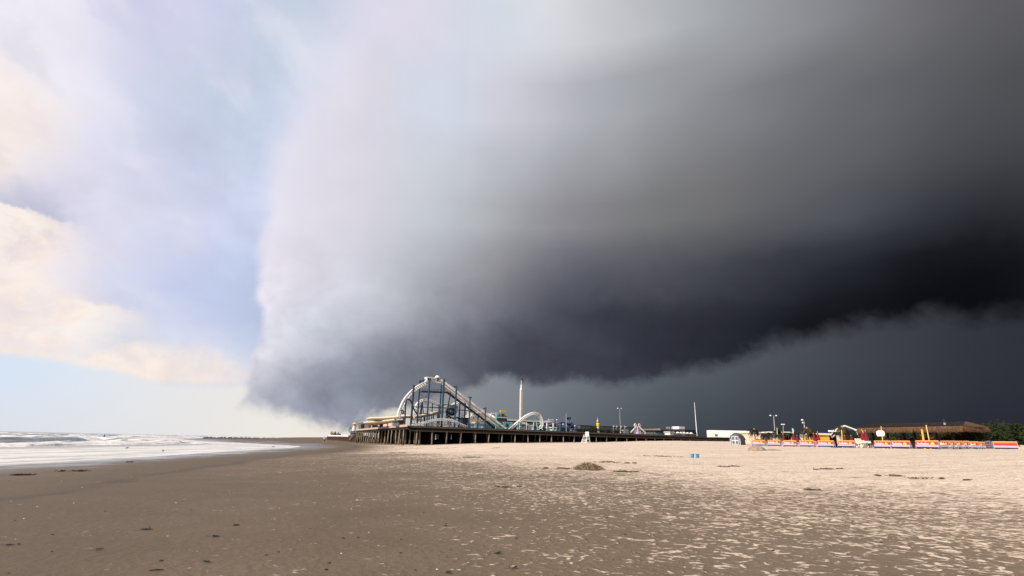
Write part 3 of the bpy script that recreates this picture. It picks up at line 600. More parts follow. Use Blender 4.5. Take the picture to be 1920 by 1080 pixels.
for (px, mm, lab) in ((620.5, m_dark, 'dark'), (622.5, m_orange, 'orange'), (625.5, m_green, 'green'), (628.5, m_navy, 'navy')):
    p = at(px, 815.6, D+3); b = MB(); b.tube([p, p+Vector((0, 0, 1.5))], .05, 6); b.lathe(p, [(.08, .25), (.34, .35), (.24, .9), (.06, 1.5)], 10, 5, .15)
    tag(b.build('beach_umbrella', mm, None, p), lab+' furled beach umbrella standing on the low platform beyond the pier', 'umbrella', 'furled umbrellas on the low platform')
p = at(633, 815, D+2); b = MB(); b.lathe(p, [(.7, 0), (.7, .4), (.5, .8), (.2, 1.05), (.05, 1.1)], 12)
tag(b.build('domed_hut', m_grey, None, p, True), 'small pale grey domed hut on the low platform beyond the pier', 'hut')

# ---------------------------------------------------------------- rides on the pier
def across(t, up_w=.0):
    a = t.cross(Vector((0, 0, 1))); return (a.normalized() if a.length > 1e-3 else Vector((1, 0, 0)))
def track(root, pts, mat_, gap=.75, deep=.55, r=.09, tie=.55, name='track', n=12):
    c = cr(pts, n); b = MB(); k = len(c)
    fr = []
    for i in range(k):
        tt = (c[min(i+1, k-1)]-c[max(i-1, 0)]).normalized(); a = WX3.copy(); a = (a-tt*a.dot(tt)).normalized(); nn = tt.cross(a); 
        if nn.z < 0 and abs(tt.z) < .99: nn = -nn
        fr.append((a, nn))
    # keep the normals turning the same way
    for i in range(1, k):
        if fr[i][1].dot(fr[i-1][1]) < 0: fr[i] = (fr[i][0], -fr[i][1])
    for sgn in (-1, 1): b.tube([c[i]+fr[i][0]*sgn*gap/2 for i in range(k)], r, 6)
    b.tube([c[i]-fr[i][1]*deep for i in range(k)], r*1.25, 6)
    acc = 0
    for i in range(1, k):
        acc += (c[i]-c[i-1]).length
        if acc >= tie:
            acc = 0; s_ = c[i]-fr[i][1]*deep
            for sgn in (-1, 1): b.bar(s_, c[i]+fr[i][0]*sgn*gap/2, r*1.0)
            b.bar(c[i]-fr[i][0]*gap/2, c[i]+fr[i][0]*gap/2, r)
    return b.build(name, mat_, root)
def column(root, px, py, off, r=.2, m=m_navy, name='column', zb=Z, lean=None):
    p = F(px, py, off); b = MB(); bt = Vector((p.x, p.y, zb-.02)) if lean is None else lean
    b.tube([bt, p], r, 8); b.tube([bt, bt+Vector((0, 0, .12))], r*1.7, 8); return b.build(name, m, root)
def beam(root, name, p, q, w, h, m): b = MB(); b.bar(p, q, w, h); return b.build(name, m, root)

fl = thing('water_coaster', P(18, 4, Z), 'tall white flume coaster on navy columns with a long straight drop, at the pier corner', 'roller coaster')
o4 = 4.
track(fl, [F(*q, o4) for q in ((744.5, 782), (747, 772), (751.5, 760), (758.5, 747), (768, 735.5), (778, 727), (788, 720.5), (800, 715.5))], m_white, .9, .66, .125, .46, 'curved_track')
b = MB(); up_, dn_ = [F(826, 712.5, o4), F(948, 804, o4)], [F(829, 720, o4), F(938.5, 804, o4)]
for s_ in (-.45, .45): b.bar(up_[0]+WX3*s_, up_[1]+WX3*s_, .1, .5)
b.bar(up_[0]-Vector((0, 0, .2)), up_[1]-Vector((0, 0, .2)), .9, .1)
b.build('drop_trough', m_white, fl)
b = MB(); b.bar(dn_[0], dn_[1], .26, .28); b.build('drop_rail', m_white, fl)
b = MB()
for k_ in range(1, 12):
    u_ = k_/12; b.bar(up_[0].lerp(up_[1], u_)-Vector((0, 0, .2)), dn_[0].lerp(dn_[1], max(0, u_-.012)), .07)
b.bar(up_[0]-Vector((0, 0, .3)), up_[1]-Vector((0, 0, .3)), .1); b.build('drop_lattice', m_offw, fl)
b = MB(); c_ = F(802, 712, o4)
b.box(F(802.5, 708.2, o4), (1.25, 1.6, .22), RZ); b.box(F(799, 711.5, o4), (.2, 1.5, .9), RZ); b.build('summit_roof', m_white, fl)
b = MB(); b.box(F(803, 711, o4), (.9, 1.2, .55), RZ); b.build('summit_cabin', m_dark, fl)
b = MB(); b.tube([F(806, 708.5, o4), F(815, 716.5, o4), F(829, 718.3, o4)], .13, 6); b.tube([F(807, 708, o4), F(819, 710.5, o4), F(829, 715, o4)], .13, 6)
for a_, c_ in (((812, 714), (812, 709.3)), ((817, 717), (818, 710.4)), ((822, 717.5), (823, 712.2))): b.bar(F(*a_, o4), F(*c_, o4), .1)
b.build('summit_truss', m_offw, fl)
b = MB(); b.bar(F(821, 714, o4), F(821, 708, o4), .3); b.cur = 0; b.build('motor_post', m_dark, fl)
b = MB(); p = F(820, 708.6, o4); b.lathe(p, [(.62, 0), (.66, .15), (.45, .38), (.3, .55), (.05, .62)], 12); b.build('motor_cover', m_white, fl)
for px, py, off, m, r in ((776, 722, 3, m_navy, .24), (787.8, 713, 6.5, m_navy, .19), (805.8, 709, 2.5, m_blue, .2), (828, 713.5, 7, m_blue, .18), (832.7, 710.5, 2.5, m_blue, .25), (856, 723.5, 3, m_blue, .19), (881.5, 744, 3, m_blue, .17),
                          (910.5, 763.8, 3, m_blue, .16), (872.5, 751, 7, m_blue, .18), (862, 757, 9, m_navy, .15), (896.5, 780, 5, m_blue, .13), (930.5, 773.5, 4, m_teal, .13)): column(fl, px, py, off, r, m)
b = MB(); b.bar(F(790, 734.3, 4.5), F(838, 736, 4.5), 1.0, .34); b.build('walkway', m_dark, fl)
b = MB()
for y_ in (729.6, 731.6): b.tube([F(791, y_-.4, 4), F(838, y_+1.6, 4)], .035, 5)
for px in range(791, 839, 6): b.tube([F(px, 729.6+(px-791)*.035, 4), F(px, 734.5, 4)], .03, 5)
b.build('walkway_rail', m_blue, fl)
b = MB(); b.bar(F(838, 735.5, 4.5), F(928, 803, 4.5), .8, .26); b.bar(F(838, 733, 4), F(928, 800.5, 4), .05, .06); b.build('stair', m_dark, fl)
column(fl, 845.5, 732.5, 6, .13, m_dark, 'strut', lean=F(836, 784, 6))
for p_, q_ in (((772, 762.5), (836, 765)), ((838, 767.5), (882, 770)), ((771, 787), (836, 788)), ((786, 775), (806, 776)), ((829, 759), (856, 760))): beam(fl, 'cross_beam', F(*p_, 3.3), F(*q_, 3.3), .14, .2, m_navy)
for p_, q_ in (((879, 744.5), (884.5, 745.5)), ((906, 766), (911, 766.5)), ((851, 724.5), (857, 726)), ((786, 716), (798, 712))): beam(fl, 'bracket', F(*p_, 3.6), F(*q_, 3.6), .3, .25, m_blue)
for a_, c_ in (((773.5, 762), (787, 788)), ((787, 762), (773, 788)), ((803.5, 766), (829, 788)), ((830, 767), (803, 788)), ((830.5, 768), (854, 789)), ((855, 769), (830, 789)), ((856, 770), (880, 789)), ((881, 770), (856, 790)), ((881.5, 771), (908, 795)), ((786.5, 733), (803, 764)), ((804, 736), (787, 763))): beam(fl, 'brace', F(*a_, 3.4), F(*c_, 3.4), .06, .06, m_navy)
b = MB(); b.tube(cr([F(758.5, 803, 3), F(759.5, 780, 3), F(760.5, 757, 3), F(763, 749.5, 3), F(768.5, 750, 3), F(773, 758, 3), F(777, 769, 3), F(782, 776, 3)], 6), .17, 8); b.build('return_pipe', m_dark, fl)
b = MB(); b.tube(cr([F(751, 769.5, 2.5), F(755.5, 770, 2.5), F(757, 773, 2.5), F(754.5, 775.5, 2.5), F(752, 772, 2.5)], 5), .13, 6); b.bar(F(755, 772, 2.5), F(760, 777.5, 2.5), .14); b.build('pipe_hook', m_dark, fl)

rc = thing('roller_coaster', P(18, 14, Z), 'low white roller coaster with two humps running behind the navy columns', 'roller coaster')
track(rc, [F(*q, 15) for q in ((776, 775), (777.5, 766), (781.5, 756.5), (788.5, 750.5), (796.5, 748.5), (805.5, 750), (817, 755), (827.5, 759.5), (836.5, 761), (845.5, 759.5), (853, 755.5), (862, 752.3), (870, 754), (875.5, 760.5), (879, 771), (879.5, 782))], m_white, .8, .45, .12, .5)
for px, py in ((791.5, 753), (811, 756), (823.5, 759), (840, 762), (862.5, 756), (872, 762)): column(rc, px, py, 15, .14, m_navy, 'support')
for px, py in ((788, 765), (794, 765)): column(rc, 791.5, 753, 15.3, .12, m_blue, 'strut', lean=F(px+(-3 if px < 790 else 1.5), 790, 15.3))

def sweep(pts, w, h, th=.1, n=8):        # a half-pipe trough
    c = cr(pts, n); b = MB(); vs = []; K = 7; k = len(c)
    for i in range(k):
        tt = (c[min(i+1, k-1)]-c[max(i-1, 0)]).normalized(); a = tt.cross(Vector((0, 0, 1))).normalized(); nn = a.cross(tt)
        if nn.z < 0: nn = -nn
        for j in range(K):
            g = math.pi*(j/(K-1)-.5)*1.1; vs.append(c[i]+a*math.sin(g)*w/2-nn*math.cos(g)*h)
        for j in range(K-1, -1, -1):
            g = math.pi*(j/(K-1)-.5)*1.1; vs.append(c[i]+a*math.sin(g)*(w/2+th)-nn*(math.cos(g)*(h+th)))
    m_ = 2*K
    b.add(vs, [(i*m_+j, i*m_+(j+1) % m_, (i+1)*m_+(j+1) % m_, (i+1)*m_+j) for i in range(k-1) for j in range(m_)]+[tuple(range(m_)), tuple((k-1)*m_+j for j in range(m_))]); return b
ws = thing('water_slide', P(10, 12, Z), 'pair of beige water slides stacked one above the other near the pier corner', 'water slide')
sweep([F(776, 779.5, 11), F(762, 779.5, 12), F(745, 781.5, 16), F(725, 783, 20), F(708, 783.3, 24), F(698, 784.7, 28), F(699.5, 786.5, 32), F(715, 786.5, 33), F(733, 787, 30)], 2.7, .48).build('upper_flume', m_beige, ws, smooth_=True)
sweep([F(748, 786.5, 14), F(735, 788, 18), F(720, 790, 23), F(703, 791, 27), F(692.5, 792, 30), F(694.5, 794, 35), F(712, 792.5, 36), F(728, 790, 33)], 2.7, .48).build('lower_flume', m_beige, ws, smooth_=True)
sweep([F(774, 780.5, 10), F(790, 778, 10), F(805, 775.5, 9), F(818, 772, 9), F(829, 771, 9)], 2.6, .55).build('run_out', m_beige, ws, smooth_=True)
for px, py, of in ((700, 790, 30), (713, 792, 27), (727, 788, 22), (742, 785, 17), (757, 783, 13), (790, 780, 10), (797, 779, 10), (805, 778, 9), (813, 776, 9), (821, 774, 9)): column(ws, px, py, of, .13, m_dark, 'support')

kc = thing('kiddie_coaster', P(16, 2, Z), 'small white lattice track winding low along the front edge of the pier', 'roller coaster')
track(kc, [F(*q, 2) for q in ((771, 797), (778, 795.5), (790, 793), (800, 789.5), (813, 786.5), (826, 785), (838, 785.5), (848, 787.5), (857, 791), (867, 795.5), (876, 799))], m_white, .8, .42, .07, .42)
track(kc, [F(*q, 4) for q in ((773, 793), (784, 797), (796, 796), (806, 797.5), (818, 794), (826, 797.5), (838, 797), (845, 798.5))], m_white, .8, .4, .065, .5, 'lower_track')
for px in (778, 790, 801, 814, 826, 838, 849, 858, 867): column(kc, px, 788 if 800 < px < 846 else 795, 2.4, .06, m_white, 'support')

gd = thing('spinning_gondola_ride', P(25, 7, Z), 'dark canopied gondola ride hanging between the navy columns', 'ride')
b = MB(); b.box(F(847.5, 763.8, 8), (2.4, 2.4, .62), RZ, .92); b.build('canopy', m_dgrey, gd)
b = MB(); p = F(847.5, 779.5, 8); b.lathe(p, [(.25, 0), (.85, .25), (1.15, .8), (1.05, 1.3), (.8, 1.7)], 14); b.build('gondola', m_navy, gd)
for px in (838.5, 842, 854): beam(gd, 'arm', F(px, 766, 8), F(px+(4 if px < 845 else -1), 800, 8), .2, .2, m_dark)
b = MB(); b.tube(cr([F(838, 766, 8), F(836.5, 774, 8), F(842, 781, 8), F(850, 784, 8), F(858, 783, 8), F(864, 786, 8)], 6), .16, 6); b.build('boom', m_dark, gd)

def hut(name, px0, px1, ytop, off, depth, m, label, cat, roof=None, ybot=None, plane=F, over=.25, win=None, rh=.25):
    p, q = plane(px0, ytop, off), plane(px1, ytop, off); dd = (q-p); dd.z = 0; ln = dd.length; dd.normalize(); bk_ = Vector((-dd.y, dd.x, 0))
    if bk_.y < 0: bk_ = -bk_
    zt = (p.z+q.z)/2; zb = Z if ybot is None else plane((px0+px1)/2, ybot, off).z
    ctr = (p+q)/2+bk_*depth/2; t_ = thing(name, (ctr.x, ctr.y, zb), label, cat); rz = math.atan2(dd.y, dd.x)
    b = MB(); b.box((ctr.x, ctr.y, (zb+zt-rh)/2), (ln, depth, zt-zb-rh), rz); b.build('wall', m, t_)
    b = MB(); b.box((ctr.x, ctr.y, zt-rh/2+.003), (ln+over*2, depth+over*2, rh), rz); b.build('roof', roof or m, t_)
    if win:
        for a_, c_, z0, z1, mm, nm in win:
            b = MB(); cc = p.lerp(q, (a_+c_)/2)-bk_*.03; b.box((cc.x, cc.y, zb+(zt-zb)*(z0+z1)/2), (ln*(c_-a_), .12, (zt-zb)*(z1-z0)), rz); b.build(nm, mm, t_)
    return t_
hut('pool_building', 673, 692, 790.5, 4, 9, m_dgrey, 'grey-green curved building at the seaward end of the pier deck', 'building', m_grey, None, on_end, .2, [(.3, .62, .05, .75, m_black, 'opening')])
hut('ticket_booth', 696, 712, 791.5, 5, 6, m_black, 'near-black booth under the beige slides on the pier', 'booth', m_dgrey, None, on_end, .2, [(.05, .2, .1, .8, m_grey, 'window')])
hut('slide_plunge_wall', 719, 735, 790, 6, 4, m_rose, 'pale pink wall beside the black booth under the beige slides', 'wall', m_white, None, on_end, .1)
hut('slide_pump_house', 748, 757, 789, 8, 4, m_dgrey, 'dark pump house beneath the flume hook at the pier corner', 'hut', m_dark)
p = on_end(711, 796.5, 4.4); b = MB(); b.lathe(p-Vector((0, 0, .5)), [(.1, -.9), (.12, 0), (.4, .15), (.5, .5), (.4, .85), (.05, 1.0)], 12); b.lathe(Vector((p.x, p.y, Z-.02)), [(.3, 0), (.3, .06)], 10)
b.tube([Vector((p.x, p.y, Z)), p], .07, 6); tag(b.build('globe_sign', m_white, None, (p.x, p.y, Z), True), 'white egg-shaped sign on a short post before the black booth', 'sign')
gp = thing('gold_pagoda', on_end(664, 806.5, 3), 'small gold pagoda kiosk with a spire at the seaward end of the pier', 'kiosk')
p = on_end(664.5, 799.5, 3); b = MB(); b.lathe(p, [(.7, -.2), (.7, .9)], 8); b.build('body', m_gold, gp)
b = MB(); b.lathe(p, [(1.25, .9), (.95, 1.1), (.28, 1.6), (.09, 1.8), (.04, 3.1)], 8); b.build('roof', m_gold, gp)
b = MB(); b.lathe(Vector((p.x, p.y, Z)), [(.8, 0), (.7, p.z-Z)], 8); b.build('base', m_white, gp)
p = on_end(655, 804, 3); gb = thing('green_canopy', (p.x, p.y, Z), 'little green domed canopy beside the gold pagoda', 'canopy')
b = MB(); b.lathe(p, [(1.05, 0), (.95, .3), (.6, .7), (.12, .95)], 12); b.build('dome', m_green, gb)
for s_ in (-1.2, 1.2): beam(gb, 'post', Vector((p.x, p.y, Z))+WX3*s_, p+WX3*s_, .12, .12, m_dark)

# the right-hand slide, pools and frames
w2 = thing('water_slide', P(35, 14, Z), 'cream water slide looping behind the foot of the long drop', 'water slide')
sweep([F(879, 777, 15), F(888, 774.5, 16), F(899, 773.3, 16), F(909, 774, 16), F(918, 778, 15), F(922, 783, 14)], 1.9, .5).build('upper_flume', m_offw, w2, smooth_=True)
sweep([F(869, 788, 12), F(878, 780.5, 13), F(887, 777.5, 14)], 1.8, .5).build('side_flume', m_white, w2, smooth_=True)
sweep([F(884, 791, 10), F(890, 787.5, 11), F(899, 785.5, 12), F(911, 784, 13), F(922, 782.5, 13)], 2.2, .8).build('lower_flume', m_beige, w2, smooth_=True)
for px, py in ((888, 778), (899, 776), (909, 777), (918, 781)): column(w2, px, py, 15, .1, m_dgrey, 'support')
hut('splash_pool', 884, 948, 795, 6, 7, m_aqua, 'long low aqua splash pool wall at the foot of the long drop', 'pool', m_white, None, F, .05, [(.08, .14, .2, .8, m_white, 'panel'), (.3, .36, .2, .8, m_white, 'panel'), (.55, .6, .2, .8, m_dgrey, 'panel'), (.75, .82, .1, .8, m_teal, 'panel')], .18)
hut('blue_barrel_house', 868, 878, 783, 9, 3, m_navy, 'deep blue cabin behind the foot of the navy columns', 'cabin', m_blue)
fr = thing('gate_frame', P(46, 5, Z), 'light blue square gate frame over the splash pool', 'frame')
for px in (921.5, 931): column(fr, px, 775, 5, .13, m_aqua, 'post')
beam(fr, 'lintel', F(920.5, 774.8, 5), F(932, 774.8, 5), .3, .22, m_white); beam(fr, 'panel', F(929, 780, 5.2), F(931, 780, 5.2), .1, 1.0, m_teal)
tr = thing('blue_truss', P(51, 6, Z), 'bright blue trapezoid truss at the bottom of the long drop', 'truss')
beam(tr, 'top_chord', F(943, 792.3, 6), F(961, 792.8, 6), .25, .2, m_aqua)
for a_, c_ in ((944, 952), (960, 952), (960, 959), (948, 944), (953, 958)): beam(tr, 'leg', F(a_, 793, 6), F(c_, 804, 6), .16, .16, m_aqua)

# long pavilion and the round ride behind
pv = hut('pavilion', 938, 1012, 787, 42, 10, m_dgrey, 'long dark pavilion with a flat white roof behind the teal coaster', 'pavilion', m_white, None, F, .8, [(.02, .98, .62, .8, m_grey, 'awning')]+[(a_/12, a_/12+.05, .0, .55, m_white, 'post') for a_ in range(1, 12, 2)], .55)
hut('pavilion', 1008, 1045, 790, 44, 10, m_dgrey, 'grey pavilion behind the right leg of the white arch', 'pavilion', m_grey, None, F, .6, [(.1, .9, .5, .72, m_grey, 'awning')], .4)
dt = hut('tiki_bar', 930, 951, 782, 24, 6, m_dgrey, 'dark kiosk with a flared roof beneath a yellow sign', 'kiosk', m_offw, None, F, .2, None, .3)
b = MB(); p = F(940.5, 782.3, 27); b.lathe(p, [(1.9, 0), (1.3, .35), (.9, .75), (.8, 1.0)], 12); b.build('flared_roof', m_dark, dt)
b = MB(); b.box(F(943, 771.2, 25), (1.85, .3, .55), RZ); b.build('sign_board', m_yel, dt)
for px in (939.5, 946): column(dt, px, 772, 25.2, .05, m_grey, 'sign_post', F(940, 782, 25).z)
cz = thing('carousel', F(1031, 800, 30), 'round ride with a flat grey canopy right of the white arch', 'carousel'); cz.location.z = Z
p = F(1031.5, 790.5, 30); b = MB(); b.lathe(p, [(1.9, -.5), (2.1, -.1), (2.0, .15), (1.6, .2)], 18); b.build('canopy', m_grey, cz)
b = MB(); b.box(F(1033, 786.6, 29), (2.2, .3, .22), RZ); b.build('sign_board', m_white, cz)
b = MB(); b.lathe(Vector((p.x, p.y, Z-.01)), [(.7, 0), (.6, p.z-Z)], 12); b.build('core', m_dgrey, cz)

tw = thing('drop_tower', F(977.7, 800, 36), 'slender white drop tower with a red-tipped spire', 'tower'); tw.location.z = Z
p = F(977.3, 732, 36); bt = Vector((p.x, p.y, Z)); b = MB(); b.box((p.x, p.y, (Z+p.z)/2), (.68, .68, p.z-Z), RZ); b.build('shaft', m_offw, tw)
b = MB(); b.lathe(p, [(.42, 0), (.5, .3), (.3, .7), (.26, 1.6), (.16, 1.9)], 10); b.build('crown', m_lamp, tw)
q = F(978, 710, 36); b = MB(); b.tube([p+Vector((0, 0, 1.8)), Vector((p.x, p.y, q.z+.3))], [.1, .05], 8); b.build('spire', m_white, tw)
b = MB(); b.lathe(Vector((p.x, p.y, q.z-.2)), [(.06, -.3), (.2, 0), (.2, .35), (.05, .6)], 10); b.prism([Vector((p.x, p.y, q.z))+VX3*.1, Vector((p.x, p.y, q.z-.4))+VX3*.9, Vector((p.x, p.y, q.z-.7))+VX3*.1], WX3*.04); b.build('beacon', m_red, tw)
b = MB(); b.box((p.x, p.y, Z+1.4), (1.9, 1.9, .8), RZ); b.build('ride_carriage', m_grey, tw)

ar = thing('coaster_arch', P(56, 6, Z), 'white coaster track arching over a mint green A-frame', 'roller coaster')
track(ar, [F(*q, 6) for q in ((950, 806.5), (957, 801.5), (966, 794.5), (975, 787), (984, 780.3), (992.5, 775.7), (1001.5, 773.3), (1008.5, 775.5), (1013.3, 780.5), (1016.2, 788), (1017, 797), (1013.5, 804))], m_white, .85, .55, .12, .42)
track(ar, [F(*q, 9) for q in ((975, 792), (983, 792.5), (990, 796), (996, 801), (1000, 806))], m_white, .8, .4, .08, .5, 'low_track')
for q in (999.5, 1008.5): column(ar, 1002.3, 776.8, 6, .13, m_mint, 'frame_leg', lean=F(q, 806, 6.))
beam(ar, 'frame_bar', F(998, 785.5, 6), F(1007, 786, 6), .12, .12, m_mint)
for q in ((1016, 793.5, 1010.5), (1016.5, 793.5, 1025.5), (1014.5, 794, 1017)): column(ar, q[0], q[1], 6, .11, m_mint, 'side_leg', lean=F(q[2], 806, 6.))
beam(ar, 'side_bar', F(1008, 793.8, 6), F(1017, 793.8, 6), .16, .16, m_mint)
for px in (972, 977.5): column(ar, px, 791, 6, .14, m_teal, 'support')
column(ar, 987.3, 792, 8, .08, m_white, 'support')
beam(ar, 'support_panel', F(974.5, 796, 6.2), F(978.5, 796, 6.2), .1, 1.0, m_aqua)
hut('queue_house', 1000, 1006, 797, 12, 3, m_slate, 'small slate blue queue house inside the mint A-frame', 'hut', m_grey)
gz_ = thing('gazebo', F(1037, 806, 5), 'little white gazebo with a mint base at the pier edge', 'gazebo'); gz_.location.z = Z
b = MB(); b.box(F(1037, 801.6, 5), (1.7, 1.7, .16), RZ); b.build('roof', m_white, gz_)
for px in (1031.6, 1042.4): column(gz_, px, 801.8, 4.2, .05, m_white, 'post')
b = MB(); p = F(1037, 806.5, 5); b.box((p.x, p.y, Z+.25), (1.3, 1.3, .5), RZ); b.build('counter', m_mint, gz_)
for px, pt, lab in ((1025.5, 794, 'plain white square pillar left of the white gazebo'), (1037.5, 793.5, 'plain white square pillar rising behind the white gazebo')):
    p = F(px, pt, 10); b = MB(); b.box((p.x, p.y, (Z+p.z)/2), (.3, .3, p.z-Z), RZ); b.box((p.x, p.y, p.z+.05), (.42, .42, .12), RZ); tag(b.build('pillar', m_white, None, (p.x, p.y, Z)), lab, 'pillar', 'white pillars by the gazebo')

# blue steel ride
br = thing('blue_ride', P(66, 26, Z), 'dark blue steel ride with a sloping ramp and platforms', 'ride')
for px, py in ((1046, 798), (1053, 793), (1060, 790), (1067, 787), (1073, 797)): column(br, px, py, 24, .16, m_slate, 'post')
for a_, c_, h_ in (((1030, 796), (1050, 792), .3), ((1048, 792.5), (1070, 793.5), .45), ((1041, 798), (1072, 799), .3), ((1046, 803), (1078, 804), .35), ((1066, 792.5), (1082, 806.5), .8)): beam(br, 'platform', F(*a_, 24), F(*c_, 24), 2.2, h_, m_slate)
b = MB(); b.box(F(1064.5, 784.6, 24), (.75, .4, .65), RZ); b.box(F(1069, 784.4, 24), (.35, .4, .7), RZ); b.bar(F(1062, 783.3, 24), F(1070.5, 783.3, 24), .2, .12); b.build('sign_board', m_dark, br)
hut('blue_fence_panel', 1051, 1067, 800.5, 12, .3, m_blue, 'blue board fence below the dark blue ride', 'fence', m_slate, None, F, .0)
p = F(1061.4, 776.5, 12); b = MB(); b.tube([(p.x, p.y, Z), p], [.07, .035], 6); b.lathe(p, [(.02, 0), (.07, .05), (.02, .12)], 8); tag(b.build('mast', m_lamp, None, (p.x, p.y, Z)), 'thin white mast standing before the dark blue ride', 'mast')
def globe(px, py, off, lab):
    p = F(px, py, off); t_ = thing('globe_lamp', (p.x, p.y, Z), lab, 'lamp', 'white globe lamps on the pier')
    b = MB(); b.lathe(p, [(.02, -.2), (.15, -.14), (.2, 0), (.15, .14), (.02, .2)], 10); b.build('globe', m_lamp, t_, smooth_=True)
    b = MB(); b.tube([(p.x, p.y, Z), p-Vector((0, 0, .18))], .045, 6); b.build('post', m_grey, t_)
globe(1044, 787.2, 14, 'white globe lamp left of the dark blue ride, above the grey canopy'); globe(1055.7, 795.5, 14, 'white globe lamp before the dark blue ride, lower than the mast')
globe(1078, 798.5, 14, 'white globe lamp at the foot of the blue ramp')

# hedge, fence and low town behind
def bush_mesh(b, c, rx, ry, rz, nl, size, lobes=7):
    c = Vector(c); L_ = [(Vector((rng.uniform(-.65, .65)*rx, rng.uniform(-.65, .65)*ry, rng.uniform(.15, .75)*rz)), rng.uniform(.35, .6)) for _ in range(lobes)]
    for _ in range(nl):
        o_, rr = L_[rng.integers(lobes)]
        d_ = Vector(rng.normal(size=3)); d_.normalize(); d_ *= rng.uniform(.45, 1.05)
        p = c+o_+Vector((d_.x*rx*rr, d_.y*ry*rr, abs(d_.z)*rz*rr*.9 if o_.z < .3*rz else d_.z*rz*rr))
        if p.z < c.z-.05: p.z = c.z+rng.uniform(0, .2)
        a = Vector(rng.normal(size=3)); a.normalize(); e = a.orthogonal().normalized(); s_ = size*rng.uniform(.5, 1.3)
        b.add([p-a*s_, p+e*s_*.45, p+a*s_, p-e*s_*.45], [(0, 1, 2, 3)])
def shrub(name, c, rx, ry, rz, nl, size, m, lab, cat, group=None, trunk=True):
    t_ = thing(name, c, lab, cat, group); b = MB(); bush_mesh(b, c, rx, ry, rz, nl, size); b.build('foliage', m, t_)
    if trunk:
        b = MB(); c = Vector(c)
        for k_ in range(4): b.tube([c+Vector((rng.uniform(-.1, .1), rng.uniform(-.1, .1), -.1)), c+Vector((rng.uniform(-.5, .5)*rx, rng.uniform(-.4, .4)*ry, rz*.5))], [.03*rz, .012*rz], 5)
        b.build('stem', m_beam, t_)
    return t_
hedge_l = ['low dark shrub at the left end of the pier hedge', 'dark shrub behind the lifeguard chair on the pier', 'wide dark shrub left of the yellow drum ornament', 'tallest dark shrub, under the yellow drum ornament', 'dark shrub right of the yellow drum ornament', 'small shrub left of the pennants', 'low shrub beneath the white pennants, beside the lamp post']
for (px, w_, h_), lab in zip(((1086, .9, .7), (1097, 1.2, .9), (1108, 1.5, 1.0), (1120, 1.6, 1.25), (1131, 1.4, 1.0), (1143, 1.3, .9), (1154, 1.2, .8)), hedge_l):
    p = F(px, 808, 5); shrub('shrub', (p.x, p.y, Z), w_, 1.0, h_*1.15, 420, .17, m_leaf, lab, 'shrub', 'hedge shrubs along the pier')
fn = thing('chain_link_fence', P(75, 62, Z), 'thin grey wire fence running along the far side of the pier', 'fence')
b = MB(); f0, f1 = F(1060, 798.5, 62), F(1246, 803.5, 62); f1.z = f0.z
b.bar(f0, f1, .06, .08); b.build('rail', m_dgrey, fn)
b = MB()
for k_ in range(24): q = f0.lerp(f1, k_/23); b.bar(Vector((q.x, q.y, Z)), q, .07)
b.build('posts', m_dgrey, fn)
hut('warehouse', 1088, 1232, 800.3, 64, 8, m_dgrey, 'long low dark grey building behind the pier hedge', 'building', m_dark, None, F, .1, [(.12, .2, .2, .95, m_plum, 'door'), (.55, .6, .2, .8, m_grey, 'window'), (.7, .75, .2, .8, m_grey, 'window')])

yo = thing('yellow_lookout', F(1121, 803, 10), 'yellow drum ornament with a dark mark, white base and white top', 'ornament'); yo.location.z = Z
p = F(1121.5, 803, 10)
b = MB(); b.lathe(Vector((p.x, p.y, Z)), [(.5, 0), (.34, .4), (.3, F(1121, 801.5, 10).z-Z+.2)], 10); b.build('base', m_white, yo)
p2 = F(1121.5, 799.2, 10); b = MB(); b.lathe(p2, [(.3, -.35), (.45, 0), (.55, .8), (.5, 1.0)], 14); b.build('drum', m_yel, yo)
b = MB(); b.lathe(p2-WX3*.49+Vector((0, 0, .42)), [(.1, -.12), (.14, 0), (.1, .12)], 8); b.build('mark', m_dark, yo)
b = MB(); b.lathe(p2+Vector((0, 0, 1.0)), [(.5, 0), (.62, .12), (.2, .2)], 12); b.box(p2+VX3*.3+Vector((0, 0, 1.2)), (.5, .5, .25), RZ); b.build('rim', m_plum, yo)
b = MB(); b.lathe(p2+Vector((0, 0, 1.2))-VX3*.18, [(.1, 0), (.22, .15), (.22, .45), (.05, .6), (.03, 1.3)], 10); b.build('top', m_white, yo)
b = MB(); c_ = F(1121, 802, 10); b.tube(cr([c_-VX3*1.9+Vector((0, 0, .55)), c_-VX3*1.0+Vector((0, 0, .1)), c_, c_+VX3*1.0+Vector((0, 0, .1)), c_+VX3*1.9+Vector((0, 0, .6))], 5), .07, 6); b.build('arm', m_grey, yo)

def lamp_post(base, top, heads, lab, group, r=.1):
    t_ = thing('lamp_post', base, lab, 'lamp post', group); b = MB(); b.tube([base, top], [r, r*.6], 8); b.lathe(base, [(r*2, -.05), (r*1.8, .3), (r, .45)], 8); b.build('pole', m_pole, t_)
    b = MB()
    for hx, hy, hz, w_ in heads: b.tube([top-Vector((0, 0, .15)), top+Vector((hx*.6, hy*.6, hz*.5+.05)), top+Vector((hx, hy, hz))], .045, 6)
    b.build('arm', m_dgrey, t_)
    for hx, hy, hz, w_ in heads:
        b = MB(); c_ = top+Vector((hx, hy, hz)); b.lathe(c_, [(w_*.5, -.14), (w_, -.1), (w_*.9, .02), (w_*.4, .13), (.02, .15)], 10); b.build('lamp_head', m_lamp, t_, smooth_=True)
p = F(1161.8, 766.5, 6); lamp_post(Vector((p.x, p.y, Z)), p, [(-.55, 0, .12, .2), (.5, 0, .12, .12)], 'tall thin lamp post on the pier beside the white pennants', 'tall twin-headed lamp posts', .085)
